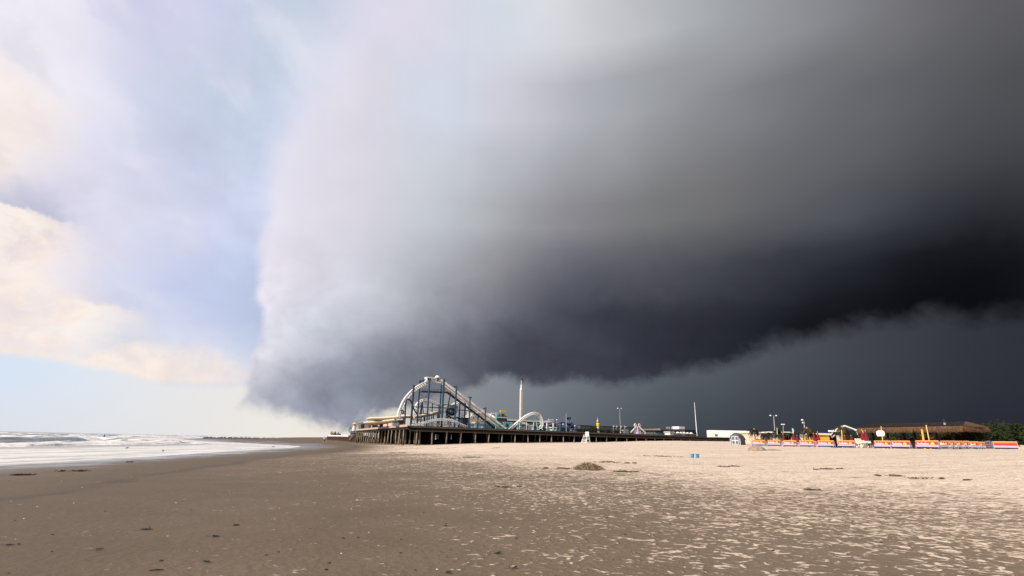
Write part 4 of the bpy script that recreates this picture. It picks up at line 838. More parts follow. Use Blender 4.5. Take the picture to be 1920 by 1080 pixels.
for px, py, h_, fl_, lab in ((1149.5, 799.3, 2.0, 1, 'smallest white pennant, left of the other pennants'), (1155.3, 799.5, 2.0, 1, 'white pennant second from the left, left of the lamp post'), (1163.8, 800, 2.0, 1, 'white pennant hanging just right of the tall lamp post'), (1170.6, 800.2, 2.1, 1.4, 'largest white pennant, right of the tall lamp post'), (1169, 807, 1, -1.2, 'lowest white pennant, close above the pier deck')):
    p = F(px, py, 8); b = MB(); b.tube([(p.x, p.y, Z), (p.x, p.y, p.z+.35)], .025, 6)
    b.prism([p+Vector((0, 0, .3)), p+VX3*.75*fl_+Vector((0, 0, .0)), p-Vector((0, 0, .34))], WX3*.03); tag(b.build('pennant', m_white, None, (p.x, p.y, Z)), lab, 'pennant', 'white pennants on the pier')
ro = thing('ribbon_ride', F(1196, 811, 8), 'lilac and white bow-shaped ornament with two rings on splayed legs', 'ornament'); ro.location.z = Z
def ring(b, c, r_, t_): b.tube([c+VX3*math.cos(a)*r_*.85+Vector((0, 0, math.sin(a)*r_)) for a in np.linspace(0, 2*math.pi, 19)], t_, 8, False)
b = MB(); ring(b, F(1191.7, 799.3, 8), .36, .15); b.build('ring', m_white, ro, smooth_=True)
b = MB(); ring(b, F(1198.6, 799.3, 8), .36, .15); b.build('ring', m_rose, ro, smooth_=True)
beam(ro, 'leg', F(1194, 801, 8), F(1184.3, 811.2, 8), .3, .22, m_white); beam(ro, 'leg', F(1198, 801.5, 7.2), F(1208, 811.6, 6.6), .34, .26, m_white)
b = MB(); p = F(1195.7, 811.8, 8); b.lathe(Vector((p.x, p.y, Z)), [(.56, 0), (.42, .7), (.24, 1.4), (.3, 1.9), (.12, 2.15)], 12); b.build('skirt', m_lilac, ro)
ro.scale = (1.12, 1.12, 1.12)
for px, py, lab in ((1209.5, 809.5, 'small white bollard at the right foot of the bow ornament'),):
    p = F(px, py, 8); b = MB(); b.lathe(Vector((p.x, p.y, Z)), [(.14, 0), (.14, .7), (.2, .75), (.16, .95)], 10); tag(b.build('bollard', m_white, None, (p.x, p.y, Z)), lab, 'bollard')

# boardwalk buildings
mo = hut('motel', 1238, 1283, 804.5, 48, 16, m_concr, 'stained grey two-storey block with rooftop plant behind the pier', 'building', m_concr, None, F, .15,
         [(.06+.16*i, .06+.16*i+.1, z0, z0+.2, m_glass, 'window') for i in range(6) for z0 in (.2, .6)])
b = MB(); b.box(F(1272, 802.3, 52), (3.6, 4, 1.1), RZ); b.build('plant_room', m_white, mo)
for px in (1251, 1255, 1260): b = MB(); b.lathe(F(px, 804.5, 50), [(.3, 0), (.3, .6), (.45, .65), (.1, .95)], 10); b.build('roof_vent', m_grey, mo)
hut('boardwalk_shop', 1229, 1246, 807, 40, 8, m_dgrey, 'low dark shop with a flat black roof left of the grey block', 'building', m_black, None, F, .6, [(.1, .9, .2, .6, m_grey, 'shutter')])
hut('boardwalk_shop', 1284, 1309, 806, 46, 10, m_dgrey, 'dark wing with a long balcony right of the grey block', 'building', m_dark, None, F, .2, [(.02, .98, .45, .52, m_grey, 'balcony')]+[(a_/7+.03, a_/7+.1, .55, .85, m_glass, 'window') for a_ in range(7)])
hut('shower_hut', 1256, 1264, 809.5, 22, 2.5, m_white, 'small white hut in front of the grey block', 'hut', m_white)
for i, (px, lab) in enumerate(((1271, 'white patio parasol nearest the small white hut'), (1276.5, 'white patio parasol second from the small white hut'), (1283, 'white patio parasol in the middle of the row below the grey block'), (1289.5, 'white patio parasol second from the tall flagpole'), (1296, 'white patio parasol nearest the tall flagpole'))):
    p = F(px, 814, 20); p.z = Z; t_ = thing('patio_parasol', p, lab, 'parasol', 'white patio parasols on the boardwalk')
    b = MB(); b.lathe(p, [(.75, 1.25), (.5, 1.5), (.06, 1.75)], 10); b.build('canopy', m_white, t_); b = MB(); b.tube([p, p+Vector((0, 0, 1.7))], .04, 6); b.build('pole', m_grey, t_)
p = F(1302, 755.5, 16); fp = thing('flagpole', (p.x, p.y, Z), 'tall bare white flagpole beside the boardwalk buildings', 'flagpole')
b = MB(); b.tube([(p.x, p.y, Z), p], [.19, .08], 10); b.build('pole', m_lamp, fp); b = MB(); b.lathe(p, [(.03, 0), (.14, .1), (.03, .24)], 8); b.build('finial', m_lamp, fp)
b = MB(); b.lathe((p.x, p.y, Z), [(.5, 0), (.45, .25), (.2, .4)], 10); b.build('base', m_concr, fp)
D = 148.
cn = thing('storage_trailer', at(1368, 823, D), 'long white corrugated storage trailer on the boardwalk right of the flagpole', 'trailer')
p, q = at(1329.5, 806.5, D), at(1403.5, 806.8, D-1); zb = at(1368, 820.5, D).z; cc = (p+q)/2; rz = math.atan2(q.y-p.y, q.x-p.x); ln = (q-p).length
bkv = Vector((-math.sin(rz), math.cos(rz), 0)); ex = Vector((math.cos(rz), math.sin(rz), 0))
b = MB(); b.box((cc+bkv*1.3)*1+Vector((0, 0, (zb+p.z)/2-cc.z)), (ln, 2.5, p.z-zb), rz); b.build('body', m_white, cn)
b = MB()
for k_ in range(24): b.box(cc+ex*(-ln/2+.2+k_*(ln-.4)/23)-bkv*.0+Vector((0, 0, (zb+p.z)/2-cc.z)), (.16, .12, (p.z-zb)*.9), rz)
b.build('ribs', m_white, cn)
b = MB(); b.box(cc+bkv*1.3+Vector((0, 0, zb-cc.z-.32)), (ln*.96, 2.0, .62), rz); b.build('chassis', m_black, cn)
b = MB(); b.box(cc+ex*(ln/2+.1)+bkv*1.3+Vector((0, 0, (zb+p.z)/2-cc.z)), (.2, 2.4, (p.z-zb)*.96), rz); b.build('rear_door', m_offw, cn)
b = MB(); b.box(cc-ex*ln*.33-bkv*.03+Vector((0, 0, (zb+p.z)/2-cc.z-.4)), (.7, .1, .6), rz); b.build('vent', m_dgrey, cn)

# ---------------------------------------------------------------- things on the sand
def gp_at(px, py, D, dz=0.):             # ground point under a pixel column, D metres ahead
    p = at(px, py, D); p.z = ground(p.x, p.y)+dz; return p
def face_cam(p): return math.atan2(-p.x, p.y)      # rotation that turns local -Y towards the beach
# lifeguard chair
p = gp_at(1099, 831, 137); lc = thing('lifeguard_chair', p, 'tall white wooden lifeguard chair standing on the sand before the pier', 'lifeguard chair')
rz = face_cam(p)+math.radians(-38); R3 = Matrix.Rotation(rz, 3, 'Z')
def lp(x, y, z): return p+R3 @ Vector((x, y, z))
for sx_ in (-1, 1):
    b = MB(); b.bar(lp(sx_*.95, -1.25, -.05), lp(sx_*.55, -.25, 2.35), .14, .14); b.build('front_leg', m_white, lc)
    b = MB(); b.bar(lp(sx_*.95, .75, -.05), lp(sx_*.55, .45, 3.25), .14, .14); b.build('back_leg', m_white, lc)
    for z_ in (.35, 1.1, 1.75): b = MB(); b.bar(lp(sx_*(.95-z_*.15), -1.1+z_*.38, z_), lp(sx_*(.95-z_*.13), .7-z_*.08, z_), .07, .22); b.build('side_board', m_white, lc)
    b = MB(); b.bar(lp(sx_*.62, -.5, 2.45), lp(sx_*.62, .5, 2.45), .12, .08); b.build('armrest', m_white, lc)
    b = MB(); b.bar(lp(sx_*.9, -1.0, .4), lp(sx_*.6, .45, 1.9), .07, .14); b.build('brace', m_white, lc)
for z_ in (.3, .85, 1.4): b = MB(); b.bar(lp(-(.95-z_*.15), -1.2+z_*.4, z_), lp(.95-z_*.15, -1.2+z_*.4, z_), .07, .16); b.build('step', m_white, lc)
for z_ in (.4, 1.3): b = MB(); b.bar(lp(-.8, .7, z_), lp(.8, .7, z_), .07, .2); b.build('rear_board', m_white, lc)
b = MB(); b.prism([lp(-.68, -.5, 2.0), lp(.68, -.5, 2.0), lp(.68, .55, 1.95), lp(-.68, .55, 1.95)], (0, 0, .1)); b.build('seat', m_white, lc)
b = MB(); b.prism([lp(-.62, .42, 2.05), lp(.62, .42, 2.05), lp(.62, .68, 3.35), lp(-.62, .68, 3.35)], R3 @ Vector((0, .08, 0))); b.build('backrest', m_white, lc)
b = MB(); b.prism([lp(-.75, -1.0, 1.5), lp(.75, -1.0, 1.5), lp(.75, -.55, 1.5), lp(-.75, -.55, 1.5)], (0, 0, .07)); b.build('footrest', m_slate, lc)

lc.scale = (.84, .84, .84)
# garden shed with a barn roof: door end towards the water
D = 110.; p = gp_at(1385, 834, D); sh_ = thing('garden_shed', p, 'small blue-grey barn-roofed garden shed with white double doors on the sand', 'shed')
e0, e1, e2 = gp_at(1369.5, 834, D), gp_at(1389, 834.5, D-1.2), gp_at(1401.5, 834.3, D+3.4)
ux = (e1-e0); ux.z = 0; w_ = ux.length; ux.normalize(); uy = Vector((-ux.y, ux.x, 0)); dp = 4.2; zb = min(e0.z, e1.z)-.1; H = 2.35
def sp(x, y, z): return Vector((e0.x, e0.y, zb))+ux*x+uy*y+Vector((0, 0, z))
prof_ = [(0, 0), (w_, 0), (w_, 1.25), (w_*.84, 1.85), (w_*.5, H), (w_*.16, 1.85), (0, 1.25)]
b = MB(); b.prism([sp(x, dp/2, z) for x, z in prof_], uy*dp); b.build('wall', m_shed, sh_)
b = MB(); rp = [(-.12, 1.17), (w_*.14, 1.9), (w_*.5, H+.06), (w_*.86, 1.9), (w_+.12, 1.17)]
for (x0, z0), (x1, z1) in zip(rp, rp[1:]): b.prism([sp(x0, -.12, z0+.035), sp(x1, -.12, z1+.035), sp(x1, dp+.12, z1+.035), sp(x0, dp+.12, z0+.035)], (0, 0, .08))
b.build('roof', m_shedd, sh_)
for x0 in (w_*.17, w_*.51):
    b = MB(); x1 = x0+w_*.32; b.prism([sp(x0, -.03, .16), sp(x1, -.03, .16), sp(x1, -.03, 1.82), sp(x0, -.03, 1.82)], uy*.06); d_ = b.build('door', m_trim, sh_)
    for z0, z1 in ((.24, .90), (.92, 1.84)):
        b = MB(); cx, cz_ = (x0+x1)/2, (z0+z1)/2; b.prism([sp(cx+math.cos(a)*w_*.155*(.82 if z0 < .5 else 1.05), -.075, cz_+math.sin(a)*(z1-z0)/2) for a in np.linspace(math.pi/4, math.pi/4+2*math.pi, 5 if z0 > .5 else 13)[:-1]], uy*.03); b.build('panel', m_shed, d_)
for x_ in (.07, w_-.07): b = MB(); b.bar(sp(x_, -.02, 0), sp(x_, -.02, 1.3), .14, .05); b.build('corner_trim', m_trim, sh_)

# buckets
def bucket(px, py, D, lab, first=[None]):
    p = gp_at(px, py, D)
    if first[0] is None:
        t_ = thing('bucket', (0, 0, 0), lab, 'bucket', 'blue buckets on the sand'); b = MB()
        b.lathe((0, 0, 0), [(.115, 0), (.155, .30), (.168, .30), (.168, .325), (.15, .325), (.11, .02)], 20); b.build('pail', m_bucket, t_, smooth_=False)
        b = MB(); b.tube([(math.cos(a)*.172, -.02-math.sin(a)*.1, .30-math.sin(a)*.12) for a in np.linspace(0, math.pi, 11)], .008, 6); b.build('handle', m_lamp, t_); first[0] = t_; f_ = True
    else: f_ = False
    place(first[0], f_, p, rng.uniform(-.6, .6), lab, 1.05)
bucket(1298.5, 859, 48, 'turquoise bucket on the sand, the left one of the pair'); bucket(1308.2, 859.3, 48, 'turquoise bucket on the sand, the right one of the pair')

# dead grass mound, clods, weed and sticks
p = gp_at(1103, 880, 30); mt = thing('dried_grass_mound', p, 'large pale tangle of dried beach grass heaped on the sand mid-beach', 'grass heap')
b = MB()
for k_ in range(1500):
    a = rng.uniform(0, 2*math.pi); r0 = math.sqrt(rng.uniform())*1.0; h0 = max(0, 1-r0*r0)*.42; c_ = p+Vector((math.cos(a)*r0*.85, math.sin(a)*r0*.7, h0*rng.uniform(.3, 1)))
    dr = Vector((rng.normal()*.6+math.cos(a)*.5, rng.normal()*.6, rng.uniform(-.5, .55))).normalized()*rng.uniform(.08, .24); e = dr.orthogonal().normalized()*.009
    b.add([c_-e, c_+e, c_+dr+e*.3, c_+dr-e*.3], [(0, 1, 2, 3)])
b.build('blades', m_straw, mt)
b = MB(); b.lathe(p-Vector((0, 0, .1)), [(1.0, 0), (.85, .15), (.6, .3), (.3, .41), (.05, .45)], 20, 5, .1, .8); b.build('core', m_weed, mt)
def strand(px, py, D, length, lab, m=m_weedd, n=60, wide=.12, name='seaweed', tall=.035):
    p = gp_at(px, py, D); b = MB(); sd_ = Vector((1, rng.uniform(-.15, .25), 0)).normalized(); z_k = min(1, D/26); tall *= z_k*(.35 if D < 14 else 1); n = int(n*(1.3 if D < 14 else 1.0))
    c0_, c1_ = p-sd_*length*.5, p+sd_*length*.5; b.tube([Vector((q.x, q.y, ground(q.x, q.y)+.004)) for q in (c0_.lerp(c1_, i/12)+Vector((0, wide*.35*math.sin(i*1.7+D), 0)) for i in range(13))], [.004*z_k for i in range(13)], 4); cl_ = [(rng.uniform(-.5, .5), rng.uniform(.02, .12), rng.normal()*wide*1.2) for _ in range(max(3, int(length*2.2)))]; length *= (.6 if D < 14 else 1); n = int(n*(.45 if D < 14 else 1))
    for k_ in range(n):
        q0_ = cl_[rng.integers(len(cl_))]; u_ = q0_[0]+rng.normal()*q0_[1]; c_ = p+sd_*length*u_+Vector((0, q0_[2]+rng.normal()*wide*.5, 0)); c_.z = ground(c_.x, c_.y)+rng.uniform(0, tall)+.01
        dr = Vector((rng.normal(), rng.normal()*.6, rng.normal()*(.02 if D < 14 else .12))).normalized()*rng.uniform(.06, .16)*z_k; q_ = c_+dr; q_.z = max(q_.z, ground(q_.x, q_.y)+.01)
        b.tube([c_, (c_+q_)/2+Vector((0, 0, .015*z_k)), q_], [.012*z_k, .016*z_k, .006*z_k], 4)
    return tag(b.build(name, m, None, p), lab, 'seaweed')
for a_ in ((20, 886, 24, 1.6, 'thick dark streak of wet seaweed at the left edge below the white swash', m_weedd, 160, .06), (120, 878.5, 27, 2.2, 'long thin broken line of seaweed just below the white swash', m_weedd, 70, .05), (243, 862, 38, .6, 'small dark weed clump at the water line, right of the standing bird', m_weedd, 40, .05),
           (275, 969, 9.7, .33, 'dark weed tuft alone in the middle of the wet sand', m_weedd, 40, .03), (33, 989, 8.3, .35, 'flattened weed smear near the left edge of the wet sand', m_weedd, 30, .03), (189, 1000, 8.0, .18, 'tiny weed knot low on the wet sand, above the stick', m_weedd, 22, .03),
           (408, 978, 9.2, .34, 'dark weed strip right of the lone tuft, level with it', m_weedd, 36, .02), (440, 957, 10.3, .25, 'small weed sprig above the dark strip', m_weedd, 22, .02), (393, 1024, 7.4, .2, 'curled weed scrap beside pale footprints low on the sand', m_weedd, 26, .02),
           (745, 849, 67, 2.6, 'dark weed bank in front of the pier corner', m_weedd, 150, .25), (835, 839, 95, 3.2, 'thin dark weed line close under the front piles', m_weed, 110, .3), (928, 841, 85, 1.5, 'small brown weed clumps below the middle of the pier', m_weed, 70, .25),
           (888, 865, 43, 2.4, 'long thin weed line left of the grass heap', m_weed, 90, .15), (1045, 880, 30, 1.6, 'brown weed patch just left of the grass heap', m_weed, 130, .12), (1180, 885, 28, 1.9, 'low brown weed patch just right of the grass heap', m_weed, 150, .12),
           (1130, 866, 38, 2.6, 'weed wisps directly behind the grass heap', m_weed, 130, .25), (1170, 869, 37, 1.5, 'weed wisps behind and right of the grass heap', m_weed, 80, .2), (1245, 857, 50, 3.5, 'weed line left of the turquoise buckets', m_weed, 150, .3), (955, 914, 19, .9, 'thin weed line in the footprint-marked sand left of centre', m_weed, 60, .06),
           (935, 1019, 8.2, .16, 'dark weed scrap among pale footprints at lower centre', m_weedd, 24, .03), (960, 1055, 7.3, .2, 'dark weed curl near the bottom edge at centre', m_weedd, 26, .03), (835, 1069, 7.0, .16, 'small dark weed knot at the bottom edge, left of centre', m_weedd, 22, .03),
           (1525, 919, 19.5, .8, 'brown weed sprigs on the rippled sand at right of centre', m_weed, 70, .12), (1670, 899, 26, 1.3, 'dark weed streak on the pale sand below the long thatched bar', m_weed, 80, .1), (1745, 904, 24, 1.4, 'thin dark weed line right of the streak below the bar', m_weed, 70, .06), (1808, 910, 23, .6, 'short dark weed dash near the right edge', m_weedd, 40, .04),
           (1560, 887, 31, 2.6, 'scattered weed line across the pale sand below the banners', m_weed, 110, .2), (1365, 878, 33, 2.0, 'weed flecks on the sand below the turquoise buckets', m_weed, 80, .15)): strand(*a_[:5], m=a_[5], n=a_[6], wide=a_[7])
p = gp_at(296, 1056, 6.9); b = MB(); b.tube([p+Vector((-.075, -.02, .01)), p+Vector((0, 0, .016)), p+Vector((.07, .025, .012))], [.006, .009, .005], 6); tag(b.build('driftwood_stick', m_weedd, None, p), 'short dark straight stick lying on the wet sand at lower left', 'stick')
b = MB()
for k_ in range(420):                    # scraps and shells nobody could count
    r0 = 5+55*rng.uniform()**1.8; a = math.radians(rng.uniform(-44, 46)); c_ = Vector((r0*math.sin(a), r0*math.cos(a), 0))
    if shore(c_.x, c_.y) < 4: continue
    c_.z = ground(c_.x, c_.y)+.004; b.cur = int(rng.uniform() < .35); s_ = rng.uniform(.008, .026)*(1 if b.cur == 0 else .6)
    b.lathe(c_, [(s_, 0), (s_*.8, s_*.4), (s_*.1, s_*.6)], 5, 2, .4, rng.uniform(.4, 1))
tag(b.build('beach_debris', [m_weedd, m_white]), kind='stuff')
def clod(px, py, D, rx, ry, h_, lab, m=m_sandl):
    p = gp_at(px, py, D); b = MB(); K, n_ = 9, 22; vs = []
    for i in range(K):
        u_ = i/(K-1)
        for j in range(n_):
            a = 2*math.pi*j/n_; rr = math.cos(u_*math.pi/2)*(1+.35*(blocks((np.array(math.cos(a)*2+u_*3+9), np.array(math.sin(a)*2+u_*2+9)), 1., 3)-.5)); zz = math.sin(u_*math.pi/2)*(1+.5*(float(blocks((np.array(math.cos(a)*1.5+20), np.array(math.sin(a)*1.5+20)), 1.2, 5))-.5)*math.sin(u_*3))
            vs.append(p+Vector((math.cos(a)*rx*float(rr), math.sin(a)*ry*float(rr), zz*h_-.08)))
    b.add(vs, [(i*n_+j, i*n_+(j+1) % n_, (i+1)*n_+(j+1) % n_, (i+1)*n_+j) for i in range(K-1) for j in range(n_)]); return tag(b.build('sand_mound', m, None, p, True), lab, 'sand mound')
clod(1420, 845, 62, .95, .8, .72, 'grey-brown lump of clumped sand and weed before the first banner'); clod(1450, 846, 62, 1.2, .6, .22, 'low flat spill of sand trailing right of the grey-brown lump')

# birds
def bird(px, py, D, lab, s_=1., rz=0.):
    p = gp_at(px, py, D); p.z = max(p.z, SEA); t_ = thing('shore_bird', p, lab, 'bird', 'birds at the water line'); R_ = Matrix.Rotation(rz, 3, 'Z')
    q = lambda x, y, z: p+R_ @ Vector((x*s_, y*s_, z*s_))
    b = MB(); b.tube([q(-.24, 0, .2), q(-.16, 0, .21), q(-.06, 0, .225), q(.06, 0, .225), q(.12, 0, .25), q(.155, 0, .30), q(.19, 0, .325), q(.225, 0, .318), q(.25, 0, .31), q(.30, 0, .30)], [.012, .035, .075, .08, .055, .034, .042, .036, .012, .004], 10); b.build('body', m_feath, t_, smooth_=True)
    for y_ in (-.025, .025): b = MB(); b.tube([q(0, y_, .17), q(-.01, y_, .09), q(.005, y_, 0)], .008 if s_ < 2 else .01, 5); b.build('leg', m_weedd, t_)
bird(238.5, 838.7, 72, 'dark bird standing in the shallow swash, nearest the breaking waves', 1.0, .2); bird(306.5, 842.3, 64, 'slim bird in the swash with its head down', .85, 2.6); bird(512.5, 835, 105, 'tiny distant bird at the far end of the wet sand', 1.0, .3)

# walker, seen from behind far down the beach
p = gp_at(607, 830.3, 155); wk = thing('person', p, 'person in a pale top and dark shorts walking away down the beach towards the platform', 'person')
def skin(name, m, verts, edges, parent, lv=2):
    me = bpy.data.meshes.new(name); me.from_pydata([Vector(v[:3]) for v in verts], edges, []); me.materials.append(m)
    o = bpy.data.objects.new(name, me); col.objects.link(o); o.parent = parent
    md = o.modifiers.new('skin', 'SKIN'); sd2 = me.skin_vertices[0].data if me.skin_vertices else None
    if sd2 is None:
        bm = bmesh.new(); bm.from_mesh(me); bm.verts.layers.skin.verify(); bm.to_mesh(me); bm.free(); sd2 = me.skin_vertices[0].data
    for i, v in enumerate(verts): sd2[i].radius = (v[3], v[4] if len(v) > 4 else v[3])
    sd2[0].use_root = True; md.use_smooth_shade = True
    s2 = o.modifiers.new('sub', 'SUBSURF'); s2.levels = s2.render_levels = lv; return o
V = [(0, 0, .92, .15, .11), (0, .01, 1.12, .135, .1), (0, .0, 1.36, .17, .11), (0, 0, 1.47, .06), (0, .015, 1.54, .055), (0, .03, 1.62, .082, .095), (0, .03, 1.72, .075, .085),
     (.2, 0, 1.40, .055), (.25, -.08, 1.14, .042), (.24, .05, .92, .032), (.24, .09, .83, .03),
     (-.2, 0, 1.40, .055), (-.25, .08, 1.15, .042), (-.24, .22, .98, .032), (-.24, .28, .92, .03),
     (.09, 0, .86, .095), (.1, .16, .5, .06), (.1, .1, .1, .042), (.1, .24, .04, .035),
     (-.09, 0, .86, .095), (-.1, -.1, .5, .06), (-.1, -.34, .14, .042), (-.1, -.26, .05, .035)]
E_ = [(0, 1), (1, 2), (2, 3), (3, 4), (4, 5), (5, 6), (2, 7), (7, 8), (8, 9), (9, 10), (2, 11), (11, 12), (12, 13), (13, 14), (0, 15), (15, 16), (16, 17), (17, 18), (0, 19), (19, 20), (20, 21), (21, 22)]
skin('body', m_skin, V, E_, wk)
skin('shirt', m_shirt, [(0, 0, .95, .17, .13), (0, .01, 1.12, .155, .12), (0, 0, 1.38, .19, .13), (.2, 0, 1.41, .075), (.235, -.05, 1.24, .066), (-.2, 0, 1.41, .075), (-.235, .05, 1.24, .066)], [(0, 1), (1, 2), (2, 3), (3, 4), (2, 5), (5, 6)], wk)
skin('shorts', m_short, [(0, 0, .93, .17, .13), (.09, .0, .86, .115), (.1, .12, .58, .085), (-.09, 0, .86, .115), (-.1, -.07, .58, .085)], [(0, 1), (1, 2), (0, 3), (3, 4)], wk)
b = MB(); b.lathe(p+Vector((0, .025, 1.63)), [(.088, 0), (.1, .06), (.085, .12), (.03, .15)], 10); b.build('cap', m_shirt, wk)

# rock jetty far up the coast, and a buoy
p0, p1 = at(384, 819.6, 330), at(505, 822.0, 520); jt = MB(); jt.tube([Vector((q.x, q.y, SEA+.1)) for q in (p0.lerp(p1, i/20) for i in range(21))], .6, 6)
for k_ in range(170):
    u_ = (k_+rng.uniform())/170; c_ = p0.lerp(p1, u_)+Vector((rng.normal()*1.6, rng.normal()*1.6, 0)); c_.z = SEA+.15; s_ = rng.uniform(.5, 1.3)
    jt.box(c_+Vector((0, 0, rng.uniform(-.2, .5))), (s_*1.6, s_*1.3, s_), rng.uniform(0, 3), .6)
tag(jt.build('rock_jetty', m_rock, None, p0), 'far low jetty of dark rocks running from the surf to the distant beach', 'jetty')
p = at(197, 811.6, 300); p.z = SEA; by = thing('buoy', p, 'tiny dark buoy on the horizon beyond the surf', 'buoy')
b = MB(); b.lathe(p, [(.45, -.3), (.5, .3), (.3, .5), (.15, 1.0), (.05, 1.3)], 10); b.build('float', m_dark, by); b = MB(); b.lathe(p+Vector((0, 0, 1.25)), [(.06, 0), (.14, .1), (.06, .3)], 8); b.build('lantern', m_grey, by)

# ---------------------------------------------------------------- banners round the beach bar
bann = bpy.data.materials.new('sunset_banner'); bann.use_nodes = True
t, n, put, math_, ss, mix, noise, voro = nodes_of(bann); bs = t.nodes['Principled BSDF']; tcn = n('ShaderNodeTexCoord'); sp_ = n('ShaderNodeSeparateXYZ'); put(tcn.outputs['Object'], sp_.inputs[0])
rp = n('ShaderNodeValToRGB'); put(math_('DIVIDE', sp_.outputs[2], .98), rp.inputs[0]); rp.color_ramp.interpolation = 'LINEAR'
rp.color_ramp.elements[0].color = (.010, .016, .05, 1); rp.color_ramp.elements[1].color = (.66, .33, .09, 1)
for pos_, c_ in ((0, (.010, .016, .05)), (.17, (.010, .016, .05)), (.20, (.40, .40, .62)), (.34, (.52, .44, .60)), (.44, (.50, .22, .32)), (.50, (.42, .018, .02)), (.70, (.48, .03, .014)), (.80, (.56, .11, .016)), (.90, (.64, .27, .05)), (1, (.66, .36, .12))):
    if 0 < pos_ < 1: e = rp.color_ramp.elements.new(pos_); e.color = (*c_, 1)
put(rp.outputs[0], bs.inputs['Base Color']); bs.inputs['Roughness'].default_value = .7
m_sun = pmat('banner_sun', (.82, .60, .12), .7, .08, 3)
m_let = pmat('banner_lettering', (.80, .76, .78), .7, .03, 3)
def make_banner(w, detail=True):
    t_ = thing('barrier_banner', (0, 0, 0), '-', 'banner', 'striped sunset banners round the beach bar'); b = MB(); H = .98; K = 9; vs = []
    for i in range(K):
        x = -w/2+w*i/(K-1); sag = .035*math.cos(math.pi*(i/(K-1)-.5))
        for y_, z_ in ((-.05-.02, .03-sag*.4), (-.11-sag, .28), (-.12-sag, .6), (-.09, .86), (-.03, H-.02+sag*.3), (.05, H-.02+sag*.3), (.10, .8), (.12, .03)): vs.append((x, y_, z_))
    b.add(vs, [(i*8+j, i*8+(j+1) % 8, (i+1)*8+(j+1) % 8, (i+1)*8+j) for i in range(K-1) for j in range(8)]+[tuple(range(8)), tuple((K-1)*8+j for j in range(8))])
    cv = b.build('cover', bann, t_, smooth_=False)
    if detail:
        b = MB(); b.prism([(w*.27+math.cos(a)*.27, -.165, .47+max(-.1, math.sin(a))*.27) for a in np.linspace(-.4, math.pi+.4, 17)], (0, .02, 0)); b.build('sun_emblem', m_sun, cv)
        b = MB(); x0 = -w*.42; pts = []; hs = (.30, .14, .14, .27, .14, .15, .24, .14, .13)      # looping script, as illegible as in the photo
        for i, h_ in enumerate(hs):
            c_ = x0+i*w*.06
            for a in np.linspace(-math.pi*.5, math.pi*1.2, 6): pts.append((c_+w*.03+math.cos(a)*w*.024, -.172, .47+h_/2+math.sin(a)*h_/2))
        b.tube(pts, .026, 5); b.build('lettering', m_let, cv)
    for s_ in (-1, 1):
        b = MB(); b.bar((s_*(w/2+.02), -.2, .02), (s_*(w/2+.02), .0, .95), .05); b.bar((s_*(w/2+.02), .22, .02), (s_*(w/2+.02), 0, .95), .05); b.bar((s_*(w/2+.02), -.22, .03), (s_*(w/2+.02), .24, .03), .05); b.build('frame_leg', m_grey, t_)
    return t_
fa, fb = at(1411.5, 836, 96), at(1762, 843, 65)
def fence_pt(px):
    v = ray(px, 838); u_ = (fa.x*v[1]-fa.y*v[0])/((fa.x-fb.x)*v[1]-(fa.y-fb.y)*v[0]); return fa.lerp(fb, u_)
edges = [(1411.5, 1435.5), (1441, 1464.5), (1470, 1494.5), (1500.5, 1528.5), (1535, 1565), (1573, 1605), (1641, 1672), (1673, 1708), (1719, 1762)]
labs = ['sunset banner at the end nearest the grey shed, behind the sand lump', 'sunset banner second from the end nearest the grey shed', 'sunset banner before the white striped cabana, third from the shed', 'sunset banner left of the orange cabin, before the leaning palm', 'sunset banner directly before the orange cabin', 'sunset banner left of the opening with the beach wheelchair', 'sunset banner just right of the opening with the beach wheelchair', 'sunset banner before the dark thatch posts, joined to the one by the opening', 'widest sunset banner, below the two leaning yellow poles']
proto = make_banner(2.9); used = False
for (x0, x1), lab in zip(edges, labs):
    a_, c_ = fence_pt(x0), fence_pt(x1); m_ = (a_+c_)/2; m_.z = ground(m_.x, m_.y)+.07; rz = math.atan2(c_.y-a_.y, c_.x-a_.x)
    o = place(proto, not used, m_, rz, lab); used = True; k_ = (c_-a_).length/2.95; o.scale = (k_, 1, 1.0)
ca, cb = at(1768, 843, 65.5), at(1853.5, 843.5, 75); proto2 = make_banner(2.3)
ed2 = [(1768, 1780), (1781, 1791.5), (1792.5, 1804.5), (1806, 1817), (1818.5, 1833.5), (1835, 1845.5), (1846.5, 1853)]
lb2 = ['narrow-looking banner at the corner, next after the widest banner', 'edge-on banner second along the return side of the fence', 'edge-on banner third along the return side of the fence', 'edge-on banner in the middle of the return side', 'broadest of the edge-on banners on the return side', 'edge-on banner next to the last on the return side', 'edge-on banner beside the wire mesh baskets']
for i, ((x0, x1), lab) in enumerate(zip(ed2, lb2)):
    v = ray((x0+x1)/2, 840); u_ = (ca.x*v[1]-ca.y*v[0])/((ca.x-cb.x)*v[1]-(ca.y-cb.y)*v[0]); m_ = ca.lerp(cb, u_); m_.z = ground(m_.x, m_.y)+.06
    wpx = (x1-x0)/960*m_.y; dirn = math.atan2((cb-ca).y, (cb-ca).x); vr = math.atan2(m_.x, m_.y)
    place(proto2, i == 0, m_, -vr-math.acos(min(.95, wpx/2.3)), lab)
p = gp_at(1887.5, 843.5, 69); lastb = make_banner(2.25, False); place(lastb, True, p, face_cam(p)*1.0, 'plain striped banner without lettering at the far right')
